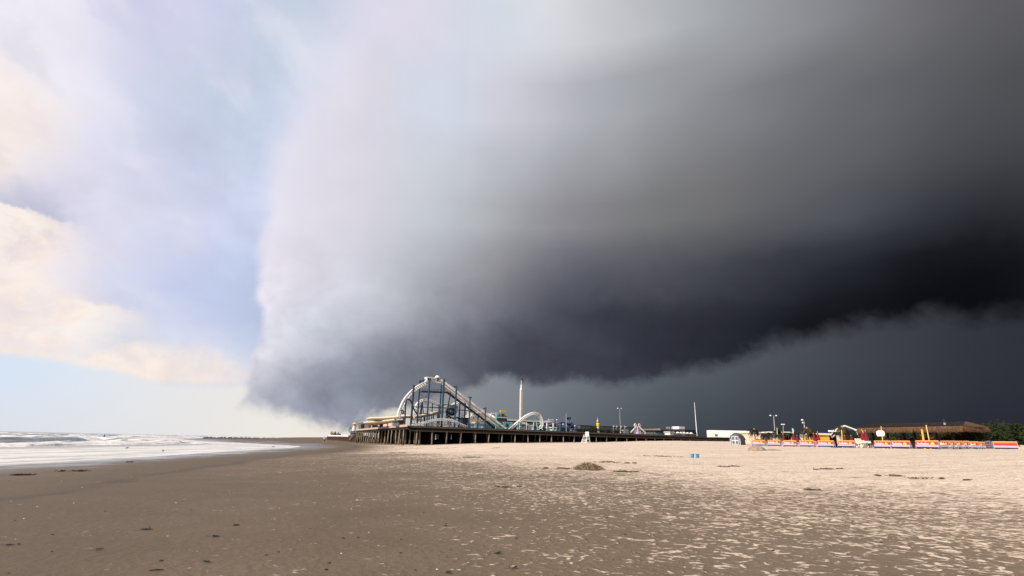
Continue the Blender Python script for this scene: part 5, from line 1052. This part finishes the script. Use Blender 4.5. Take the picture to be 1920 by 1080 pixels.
for px, D, h_, lab in ((1857.5, 70.5, .98, 'dark-topped wire mesh basket beside the edge-on banners'), (1867, 70, .86, 'wire mesh basket next to the plain striped banner')):
    p = gp_at(px, 843, D); t_ = thing('wire_basket', p, lab, 'basket'); b = MB()
    for k_ in range(18): a = 2*math.pi*k_/18; b.tube([p+Vector((math.cos(a)*.42, math.sin(a)*.42, 0)), p+Vector((math.cos(a+.3)*.44, math.sin(a+.3)*.44, h_))], .016, 4)
    for z_ in (.05, .3, .55, h_-.02): b.tube([p+Vector((math.cos(a)*.435, math.sin(a)*.435, z_)) for a in np.linspace(0, 2*math.pi, 19)], .018, 4, False)
    b.build('mesh', m_grey, t_); b = MB(); b.lathe(p, [(.3, .02), (.38, .3), (.4, h_*.8), (.36, h_+.08), (.1, h_+.12)], 12, 6, .06); b.build('bag', m_dgrey if h_ < .9 else m_plum, t_)

# ---------------------------------------------------------------- the thatched bar
pl, pr = at(1607, 803.5, 92), at(1806, 801.5, 76); ze = 5.0
pl.z = pr.z = ze
ctr = (pl+pr)/2; gzb = ground(ctr.x, ctr.y); pb = thing('thatched_bar', (ctr.x, ctr.y, gzb), 'long open beach bar under a shaggy brown thatched roof', 'beach bar')
ed = (pr-pl).normalized(); bk2 = Vector((-ed.y, ed.x, 0)); bk2 = bk2 if bk2.dot(Vector((pl.x, pl.y, 0))) > 0 else -bk2
WR = 5.2; pq = pr+bk2*WR; pk = pl+bk2*WR
zr, zl = at(1800, 792.3, 77).z, at(1609, 797, 93).z
b = MB(); r0, r1 = pl+bk2*WR/2+ed*1.2, pr+bk2*WR/2-ed*1.2; r0.z, r1.z = zl, zr
for q_ in ([pl, pr, r1, r0], [pk, pq, r1, r0], [pr, pq, r1], [pl, pk, r0]): b.prism(q_, (0, 0, .16))
b.build('roof', m_thatchd, pb)
def fringe(a, c, n_, h0, hh, up=None, nv_=None):
    b = MB(); nv_ = nv_ or -bk2
    for k_ in range(n_):
        u_ = rng.uniform(); p_ = a.lerp(c, u_); top = p_+Vector((0, 0, .18)); l_ = hh*rng.uniform(.75, 1.25); e = (c-a).normalized()*rng.uniform(.03, .09)
        out = nv_*rng.uniform(-.05, .26)
        if up is not None:
            v_ = rng.uniform(.2, 1); top = p_.lerp(up[0].lerp(up[1], u_), v_)+Vector((0, 0, .2)); out = (p_-up[0].lerp(up[1], u_)).normalized()*.7; l_ = .08; out.z += .1
        q_ = top+out+Vector((0, 0, -l_))+e*rng.uniform(-1, 1); b.add([top-e, top+e, q_+e*.4, q_-e*.4], [(0, 1, 2, 3)])
    return b
fringe(pl, pr, 1900, ze, .74).build('fringe', m_thatch, pb); fringe(pr, pq, 800, ze, .7, None, ed).build('end_fringe', m_thatch, pb)
fringe(pl, pr, 1500, ze, .7, (r0, r1)).build('roof_straw', m_thatchd, pb); fringe(pr, pq, 700, ze, .7, (r1, r1+bk2*.3), ed).build('hip_straw', m_thatch, pb)
def vpost(px, D, zt, r, m, lab='post', par=pb, zb=None, px2=None):
    p = gp_at(px, 835, D); t_ = Vector((p.x, p.y, zt)) if px2 is None else at(px2, 800, D+.4)
    t_.z = zt; b = MB(); b.tube([p-Vector((0, 0, .1)), t_], [r, r*.9], 8); return b.build(lab, m, par)
for px, D in ((1616, 93), (1640, 91), (1668, 88), (1698.5, 86), (1719, 84), (1760, 81), (1790, 79)): vpost(px, D, ze+.1, .17, m_thatchd)
for px, D in ((1640, 91), (1698.5, 86), (1719, 84)):
    p = gp_at(px, 835, D)
    for s_ in (-1, 1): b = MB(); b.bar(Vector((p.x, p.y, ze-.95)), Vector((p.x, p.y, ze+.05))+ed*s_*.9, .12); b.build('bracket', m_thatchd, pb)
p = gp_at(1717, 835, 82); b = MB(); b.bar(p+Vector((0, 0, 1.05))-ed*9, p+Vector((0, 0, 1.05))+ed*3, .5, .1); b.bar(p+Vector((0, 0, .5))-ed*9, p+Vector((0, 0, .5))+ed*3, .12, 1.0); b.build('counter', m_thatchd, pb)
p = at(1771, 792.5, 79); b = MB(); b.tube([Vector((p.x, p.y, zr-.3)), p], .15, 8); b.build('stovepipe', m_grey, pb); b = MB(); b.tube([p, at(1769.8, 785.5, 79)], [.17, .13], 8); b.build('stovepipe_cap', m_dark, pb)
for px, px2, D, r, m, lab in ((1656.5, 1652, 80, .07, m_bamboo, 'bamboo pole leaning before the white sign of the thatched bar'), (1745, 1736.5, 69, .07, m_bamboo, 'bamboo pole leaning before the thatched eave, right of the thick orange one'), (1734, 1728.5, 72, .14, m_orange, 'thick orange pole leaning under the thatched eave'), (1619.5, 1617.5, 84, .11, m_orange, 'orange pole behind the pair of red umbrellas')):
    p = gp_at(px, 840, D); q = at(px2, {1652: 799.5, 1736.5: 797, 1728.5: 805, 1617.5: 807}[px2], D)
    b = MB(); b.tube([p, q], [r, r*.85], 8); tag(b.build('pole', m, None, p), lab, 'pole')
sg = at(1651, 812.5, 83); t_ = thing('hanging_sign', sg, 'blank white eight-sided sign hanging under the thatch behind a bamboo pole', 'sign'); ux = Vector((math.cos(face_cam(sg)*.9), math.sin(face_cam(sg)*.9), 0))
b = MB(); b.prism([sg+ux*x+Vector((0, 0, z)) for x, z in ((-.55, -.2), (-.42, -.45), (.4, -.42), (.55, -.15), (.5, .3), (.3, .45), (-.3, .42), (-.52, .25))], Vector((-ux.y, ux.x, 0))*.06); b.build('board', m_white, t_)
b = MB(); b.bar(sg+ux*.3+Vector((0, 0, .4)), Vector((sg.x, sg.y, ze))+ux*.3, .03); b.bar(sg-ux*.3+Vector((0, 0, .4)), Vector((sg.x, sg.y, ze))-ux*.3, .03); b.build('hanger', m_dark, t_)

# planting in and behind the bar
for px, D, rx, rz_, nl, sz, m, lab in ((1575, 99, 3.4, 2.0, 900, .2, m_leaf, 'green hedge behind the orange cabin and white bunting'), (1612, 103, 4.2, 2.6, 1100, .22, m_leaf, 'rounded green bush behind the pair of red umbrellas'), (1655, 104, 4.4, 2.6, 1100, .24, m_leaf, 'dark bush behind the white eight-sided sign'), (1690, 102, 4.2, 2.5, 1400, .22, m_leaf2, 'olive bush beyond the counter of the thatched bar'),
                                     (1722, 100, 4.2, 2.9, 1500, .24, m_leaf, 'green bush behind the thick orange pole'), (1758, 92, 3.6, 3.3, 1900, .24, m_dryf, 'olive and brown planting behind the right part of the bar'), (1786, 84, 2.6, 2.9, 1300, .18, m_dryf, 'brown dry foliage hanging under the right of the thatch'), (1812, 80, 2.3, 2.7, 1300, .17, m_dryf, 'brown dry foliage filling the right corner of the bar'), (1836, 79, 2.2, 2.5, 1200, .17, m_leaf2, 'olive foliage just beyond the right end of the thatch'),
                                     (1855, 96, 4.6, 3.7, 2000, .22, m_leaf, 'dense dark tree right behind the end of the thatch'), (1880, 100, 4.6, 4.1, 2000, .23, m_leaf, 'tall dense dark tree at right, second from the thatch'), (1903, 98, 4.4, 3.7, 2000, .23, m_leaf, 'dense dark tree third from the thatch, above the banner'), (1930, 96, 4.4, 3.5, 1800, .23, m_leaf, 'dense dark tree cut by the right edge')):
    p = gp_at(px, 835, D); shrub('tree' if px > 1850 else 'bush', p, rx, rx*.6, rz_, int(nl*1.25), sz*1.35, m, lab, 'tree' if px > 1850 else 'bush', 'dark trees at the right' if px > 1850 else 'bushes about the thatched bar')
clod(1905, 838, 82, 5.5, 2.5, .75, 'pale sand dune bank beneath the dark trees at right', pmat('dune_sand', (.60, .50, .38), .9, .12, 2, bump=.4, bscale=6))
for px, py, D, lab in ((1866.5, 831, 78, 'round dark bush on the dune behind the wire baskets'), (1908, 833, 74, 'round dark bush on the dune near the right edge')):
    p = at(px, py, D); shrub('dune_bush', p-Vector((0, 0, .25)), .62, .6, .6, 420, .07, m_leaf, lab, 'bush', 'round bushes on the dune')

# palms
def make_palm(m, h_, seed, droop=1.):
    r_ = np.random.default_rng(seed); t_ = thing('palm', (0, 0, 0), '-', 'palm', 'potted palms along the banners'); b = MB()
    b.tube([(0, 0, -.1), (.03, 0, h_*.4), (.05, .02, h_*.75), (.02, 0, h_)], [.13, .10, .10, .13], 9); b.lathe((.02, 0, h_-.1), [(.13, 0), (.17, .15), (.1, .32), (.03, .4)], 9); b.build('trunk', m_bark, t_)
    for i in range(15):
        a = 2*math.pi*i/15+r_.uniform(-.55, .55); up = r_.uniform(-.5, 1.3); ln = r_.uniform(.7, 1.6); dr_ = droop*r_.uniform(.55, 1.25); wv = r_.uniform(-.35, .35); pts = []
        for k_ in range(8):
            u_ = k_/7; pts.append(Vector((math.cos(a)*ln*u_*(1-.22*u_), math.sin(a)*ln*u_*(1-.22*u_), h_+.05+up*u_*.7-dr_*1.35*u_*u_))+Vector((-math.sin(a), math.cos(a), 0))*wv*u_*u_)
        b = MB(); b.tube(pts, [.022-.018*k_/7 for k_ in range(8)], 5)
        for k_ in range(30):
            u_ = (k_+1)/31; j = min(6, int(u_*7)); c_ = pts[j].lerp(pts[j+1], u_*7-j); tt = (pts[j+1]-pts[j]).normalized(); s_ = tt.cross(Vector((0, 0, 1))).normalized()
            for sg_ in (-1, 1):
                tip = c_+s_*sg_*r_.uniform(.2, .42)*math.sin(math.pi*(.15+.8*u_))+tt*.16-Vector((0, 0, .16*droop)); b.add([c_-tt*.045, c_+tt*.045, tip], [(0, 1, 2)])
        b.build('frond', m, t_)
    return t_
pA = make_palm(m_frond, 2.3, 3, 1.15); pB = make_palm(m_frond, 1.5, 5, .8); pC = make_palm(m_dryf, 2.5, 8, 1.1)
seen = set()
for pr_, px, D, s_, rz, lab in ((pA, 1417, 97, 1.2, .3, 'palm with a pale trunk behind the first banner, nearest the shed'), (pB, 1438, 97, 1.4, 1.2, 'short spreading dark palm between the first two banners'), (pA, 1462, 94, 1.15, 2.0, 'dark palm beside the thin bamboo stake near the third banner'), (pB, 1471, 92, 1.3, .5, 'low dark palm behind the gap before the third banner'), (pB, 1489, 92, 1.4, 2.6, 'dark palm below the pale feather flag'),
                             (pC, 1517, 86, 1.15, 0, 'brown-fronded palm left of the orange cabin'), (pA, 1527, 86, .95, 1.4, 'small drooping palm touching the orange cabin'), (pC, 1584, 82, 1.2, .9, 'big brown-fronded palm before the white gabled frame')):
    p = gp_at(px, 835, D); place(pr_, id(pr_) not in seen, p, rz, lab, s_); seen.add(id(pr_))
for px, px2, pt, D, lab in ((1458.5, 1457, 802, 93, 'thin bamboo stake among the palms by the second banner'), (1580, 1578, 806, 80, 'thin bamboo stake leaning at the big brown-fronded palm')):
    p = gp_at(px, 838, D); b = MB(); b.tube([p, at(px2, pt, D)], [.075, .06], 7); tag(b.build('bamboo_stake', m_bamboo, None, p), lab, 'stake')

# furled red umbrellas
um = thing('furled_umbrella', (0, 0, 0), '-', 'umbrella', 'furled red umbrellas at the beach bar')
b = MB(); b.tube([(0, 0, 0), (0, 0, 2.5)], .03, 7); b.build('pole', m_bamboo, um)
b = MB(); b.lathe((0, 0, 0), [(.20, .75), (.34, .82), (.31, 1.1), (.2, 1.6), (.1, 2.1), (.04, 2.42)], 24, 6, .16); cvr_ = b.build('canopy', m_red, um)
b = MB(); b.lathe((0, 0, 0), [(.342, .86), (.345, .9), (.336, 1.0), (.325, 1.0)], 24, 6, .16); b.build('trim', m_rose, cvr_)
b = MB(); b.lathe((0, 0, 2.4), [(.05, 0), (.06, .06), (.02, .16)], 8); b.build('finial', m_bamboo, um)
for i, (px, D, s_, lab) in enumerate(((1471, 90, .8, 'furled red umbrella left of the white striped cabana'), (1478, 93, .85, 'furled red umbrella half behind the left end of the striped cabana'), (1491, 88, .9, 'furled red umbrella at the right end of the striped cabana, below the feather flag'), (1497, 87, .75, 'furled red umbrella next to the white menu board'), (1529, 83, .85, 'furled red umbrella left of the orange cabin, half hidden by a palm'), (1536.5, 84, .95, 'furled red umbrella directly against the orange cabin'),
                                 (1587, 80, .72, 'furled red umbrella under the big brown-fronded palm'), (1599, 79, .72, 'furled red umbrella just left of the opening'), (1620.5, 79, 1.02, 'left one of the two tall red umbrellas above the opening'), (1627.5, 78, .98, 'right one of the two tall red umbrellas above the opening'))):
    p = gp_at(px, 838, D); p.z += {1620.5: .1, 1627.5: .05}.get(px, 0); place(um, i == 0, p, i*.7, lab, s_)

# feather flag, lamp posts, cabins, frame
p = gp_at(1489, 835, 90); ff = thing('feather_flag', p, 'pale blue feather flag on a bent pole above the palms', 'flag'); q = at(1486, 803, 90)
b = MB(); b.tube(cr([p, p.lerp(q, .6), q+Vector((0, 0, -.1)), q+Vector((-.12, 0, .05))], 5), .025, 6); b.build('pole', m_grey, ff)
b = MB(); pts = [at(x, y, 90) for x, y in ((1485, 803), (1487.3, 803.8), (1488.8, 807), (1488, 812.5), (1486.5, 812.5), (1485.3, 808))]; b.prism(pts, (0, .04, 0)); b.build('sail', pmat('pale_blue_cloth', (.52, .72, .80), .8, .08, 2), ff)
g_ = 'tall twin-headed lamp posts'
p = gp_at(1454.3, 830, 125); lamp_post(p, at(1450.5, 779.5, 125), [(-.75, 0, .05, .24), (.62, 0, .05, .22)], 'tall twin-headed lamp post above the palms, nearest the trailer', g_, .11)
p = gp_at(1469.5, 830, 150); lamp_post(p, at(1468.3, 797, 150), [(-.3, 0, .2, .3), (.3, 0, .2, .26)], 'shorter lamp post with a flat pale head, second from the trailer', g_, .1)
p = gp_at(1510, 830, 118); lamp_post(p, at(1507.5, 790, 118), [(-.35, 0, .3, .3), (-.5, -.3, -.3, .18)], 'thick lamp post seen side-on left of the brown-fronded palm', g_, .16)
def cabin(px0, px1, yt, D, depth, m, roof, lab, win=None, over=.2, rh=.2, name='cabin', cat='cabin'): 
    return hut(name, px0, px1, yt, D, depth, m, lab, cat, roof, 833, lambda x, y, o: at(x, y, o), over, win, rh)
cabin(1533.5, 1554, 812.4, 88, 3.5, m_orange, m_offw, 'orange board cabin with a flat cream awning by the brown-fronded palm', None, .3, .28)
oc = cabin(1554.3, 1567, 813.2, 88.5, 3.5, m_black, m_thatchd, 'dark open booth hung with a white bunting triangle, right of the orange cabin', None, .05, .1, 'booth', 'booth')
b = MB(); a_, m_, c_ = at(1555, 815, 88.2), at(1560.5, 822, 88.2), at(1566.3, 815, 88.2); b.prism([a_, m_, c_, c_-Vector((0, 0, .22)), m_-Vector((0, 0, .1)), a_-Vector((0, 0, .22))][:3]+[c_+Vector((-.25, 0, -.05)), m_+Vector((0, 0, .3)), a_+Vector((.25, 0, -.05))], (0, .04, 0)); b.build('bunting', m_offw, oc)
cabin(1567.5, 1578, 816.5, 88.5, 2.5, m_beige, m_bamboo, 'pale reed-clad counter right of the dark bunting booth', None, .05, .1, 'counter', 'counter')
cabin(1476, 1489, 814.5, 95, 3, m_grey, m_white, 'white-topped striped cabana between red umbrellas', [(a_/7+.02, a_/7+.07, .1, .85, m_white, 'stripe') for a_ in range(7)], .15, .18, 'cabana', 'cabana')
mb = cabin(1500, 1508.5, 814.8, 93, .3, m_white, m_white, 'white menu board with a yellow panel behind the fourth banner', [(.48, .95, .3, .9, m_gold, 'panel')], .02, .06, 'menu_board', 'sign')
cabin(1404, 1424, 810, 132, 5, m_beige, m_offw, 'cream low building between the trailer and the first palm', [(.55, .9, .1, .6, m_dgrey, 'opening')], .3, .3, 'building', 'building')
cabin(1444, 1456, 809.4, 128, 5, m_dgrey, m_white, 'dark kiosk with a thin white flat roof beside the lamp post', [(.3, .95, .12, .5, m_rose, 'counter')], .25, .28, 'kiosk', 'kiosk')
cabin(1471, 1479, 809.6, 135, 5, m_dgrey, m_offw, 'distant low shed with a pale roof beyond the palms', None, .3, .2, 'distant_shed', 'shed')
for px, D, lab in ((1427, 104, 'pinkish beach parasol with a pale crown right of the first palm'), (1432, 108, 'cream beach parasol behind the pinkish one')):
    p = gp_at(px, 833, D); t_ = thing('beach_parasol', p, lab, 'parasol', 'open parasols between the palms'); b = MB(); b.tube([p, p+Vector((0, 0, 2.5))], .03, 6); b.build('pole', m_bamboo, t_)
    b = MB(); b.lathe(p, [(1.0, 1.35), (.95, 1.6), (.7, 2.05), (.3, 2.4), (.04, 2.5)], 16, 8, .03); b.build('canopy', m_rose if px < 1430 else m_offw, t_)
gf = thing('gabled_frame', gp_at(1580, 835, 118), 'white gabled tent frame standing behind the big brown-fronded palm', 'frame'); D = 118
beam(gf, 'rafter', at(1562, 808, D), at(1583.5, 798.2, D), .3, .26, m_white); beam(gf, 'rafter', at(1583.5, 798.2, D), at(1606, 806.5, D), .3, .26, m_white)
beam(gf, 'eave', at(1554, 808.3, D), at(1578, 808, D), .5, .36, m_white); beam(gf, 'eave', at(1603, 806.6, D), at(1616, 807.5, D), .4, .26, m_white)
b = MB(); b.prism([at(1563, 807.5, D+.4), at(1583.5, 799, D+.4), at(1604, 806.5, D+.4)], (0, .1, 0)); b.build('gable', m_slate, gf)
for px in (1560, 1607): q = at(px, 809, D); beam(gf, 'post', Vector((q.x, q.y, ground(q.x, q.y))), q, .15, .15, m_white)

# the opening: beach wheelchair, cooler table, stools
p = gp_at(1614, 841, 76); wc = thing('beach_wheelchair', p, 'cream-tyred beach wheelchair parked in the opening between banners', 'wheelchair')
def tyre(c, r_, t_, ax): 
    b = MB(); e = Vector(ax).normalized(); f1_ = e.orthogonal().normalized(); f2_ = e.cross(f1_); b.tube([c+f1_*math.cos(a)*r_+f2_*math.sin(a)*r_ for a in np.linspace(0, 2*math.pi, 21)], t_, 8, False); return b.build('tyre', m_offw, wc, smooth_=True)
for s_ in (-.5, .5): tyre(p+Vector((s_, 0, .42)), .30, .13, (1, .35, 0)); tyre(p+Vector((s_*.8, -.85, .24)), .15, .09, (1, .35, 0))
b = MB(); b.tube([p+Vector((-.4, -.8, .3)), p+Vector((-.4, .1, .55)), p+Vector((-.4, .35, 1.25))], .04, 6); b.tube([p+Vector((.4, -.8, .3)), p+Vector((.4, .1, .55)), p+Vector((.4, .35, 1.25))], .04, 6); b.tube([p+Vector((-.4, .35, 1.25)), p+Vector((.4, .35, 1.25))], .04, 6); b.build('frame', m_lamp, wc)
b = MB(); b.prism([p+Vector((-.38, -.45, .52)), p+Vector((.38, -.45, .52)), p+Vector((.38, .12, .58)), p+Vector((-.38, .12, .58))], (0, 0, .08)); b.build('seat', m_rose, wc)
b = MB(); b.prism([p+Vector((-.38, .12, .6)), p+Vector((.38, .12, .6)), p+Vector((.38, .34, 1.22)), p+Vector((-.38, .34, 1.22))], (0, .08, 0)); b.build('backrest', m_beige, wc)
p = gp_at(1627, 841, 75); tb = thing('serving_table', p, 'black-legged table carrying white coolers in the opening', 'table')
b = MB(); b.box(p+Vector((0, 0, .62)), (1.1, .7, .06)); b.build('top', m_dark, tb)
for x_ in (-.5, .5):
    for y_ in (-.3, .3): b = MB(); b.bar(p+Vector((x_, y_, 0)), p+Vector((x_, y_, .6)), .06); b.build('leg', m_grey, tb)
for x_, lab in ((-.27, 'white cooler on the left of the black-legged table'), (.27, 'white cooler on the right of the black-legged table')):
    c_ = p+Vector((x_, 0, .651)); t_ = thing('cooler', c_, lab, 'cooler', 'coolers on the table'); b = MB(); b.box(c_+Vector((0, 0, .13)), (.42, .4, .26), 0, .96); b.build('box', m_white, t_); b = MB(); b.box(c_+Vector((0, 0, .292)), (.44, .42, .06), 0, .96); b.build('lid', m_mint, t_)
for px, lab in ((1611, 'dark low stool left of the cooler table'), (1635.5, 'dark low stool right of the cooler table')):
    p = gp_at(px, 841.5, 73.5); t_ = thing('stool', p, lab, 'stool', 'low stools in the opening'); b = MB(); b.lathe(p, [(.16, .48), (.18, .5), (.18, .55), (.1, .56)], 12); b.build('seat', m_plum, t_)
    for k_ in range(4): a = k_*math.pi/2+.4; b = MB(); b.bar(p+Vector((math.cos(a)*.2, math.sin(a)*.2, 0)), p+Vector((math.cos(a)*.12, math.sin(a)*.12, .49)), .04); b.build('leg', m_grey, t_)
p = gp_at(1671, 838, 78); pt = thing('picnic_seat', p, 'dark reclined lounge chair beyond the joined pair of banners', 'chair')
b = MB(); b.prism([p+Vector((-.3, -.3, .4)), p+Vector((.3, -.3, .4)), p+Vector((.3, .3, .35)), p+Vector((-.3, .3, .35))], (0, 0, .07)); b.build('seat', m_navy, pt)
b = MB(); b.prism([p+Vector((-.3, .3, .36)), p+Vector((.3, .3, .36)), p+Vector((.3, .75, 1.35)), p+Vector((-.3, .75, 1.35))], (0, .07, 0)); b.build('backrest', m_navy, pt)
for s_ in (-.28, .28): b = MB(); b.bar(p+Vector((s_, -.35, 0)), p+Vector((s_, .4, .75)), .05); b.bar(p+Vector((s_, .45, 0)), p+Vector((s_, -.25, .42)), .05); b.build('leg', m_bamboo, pt)
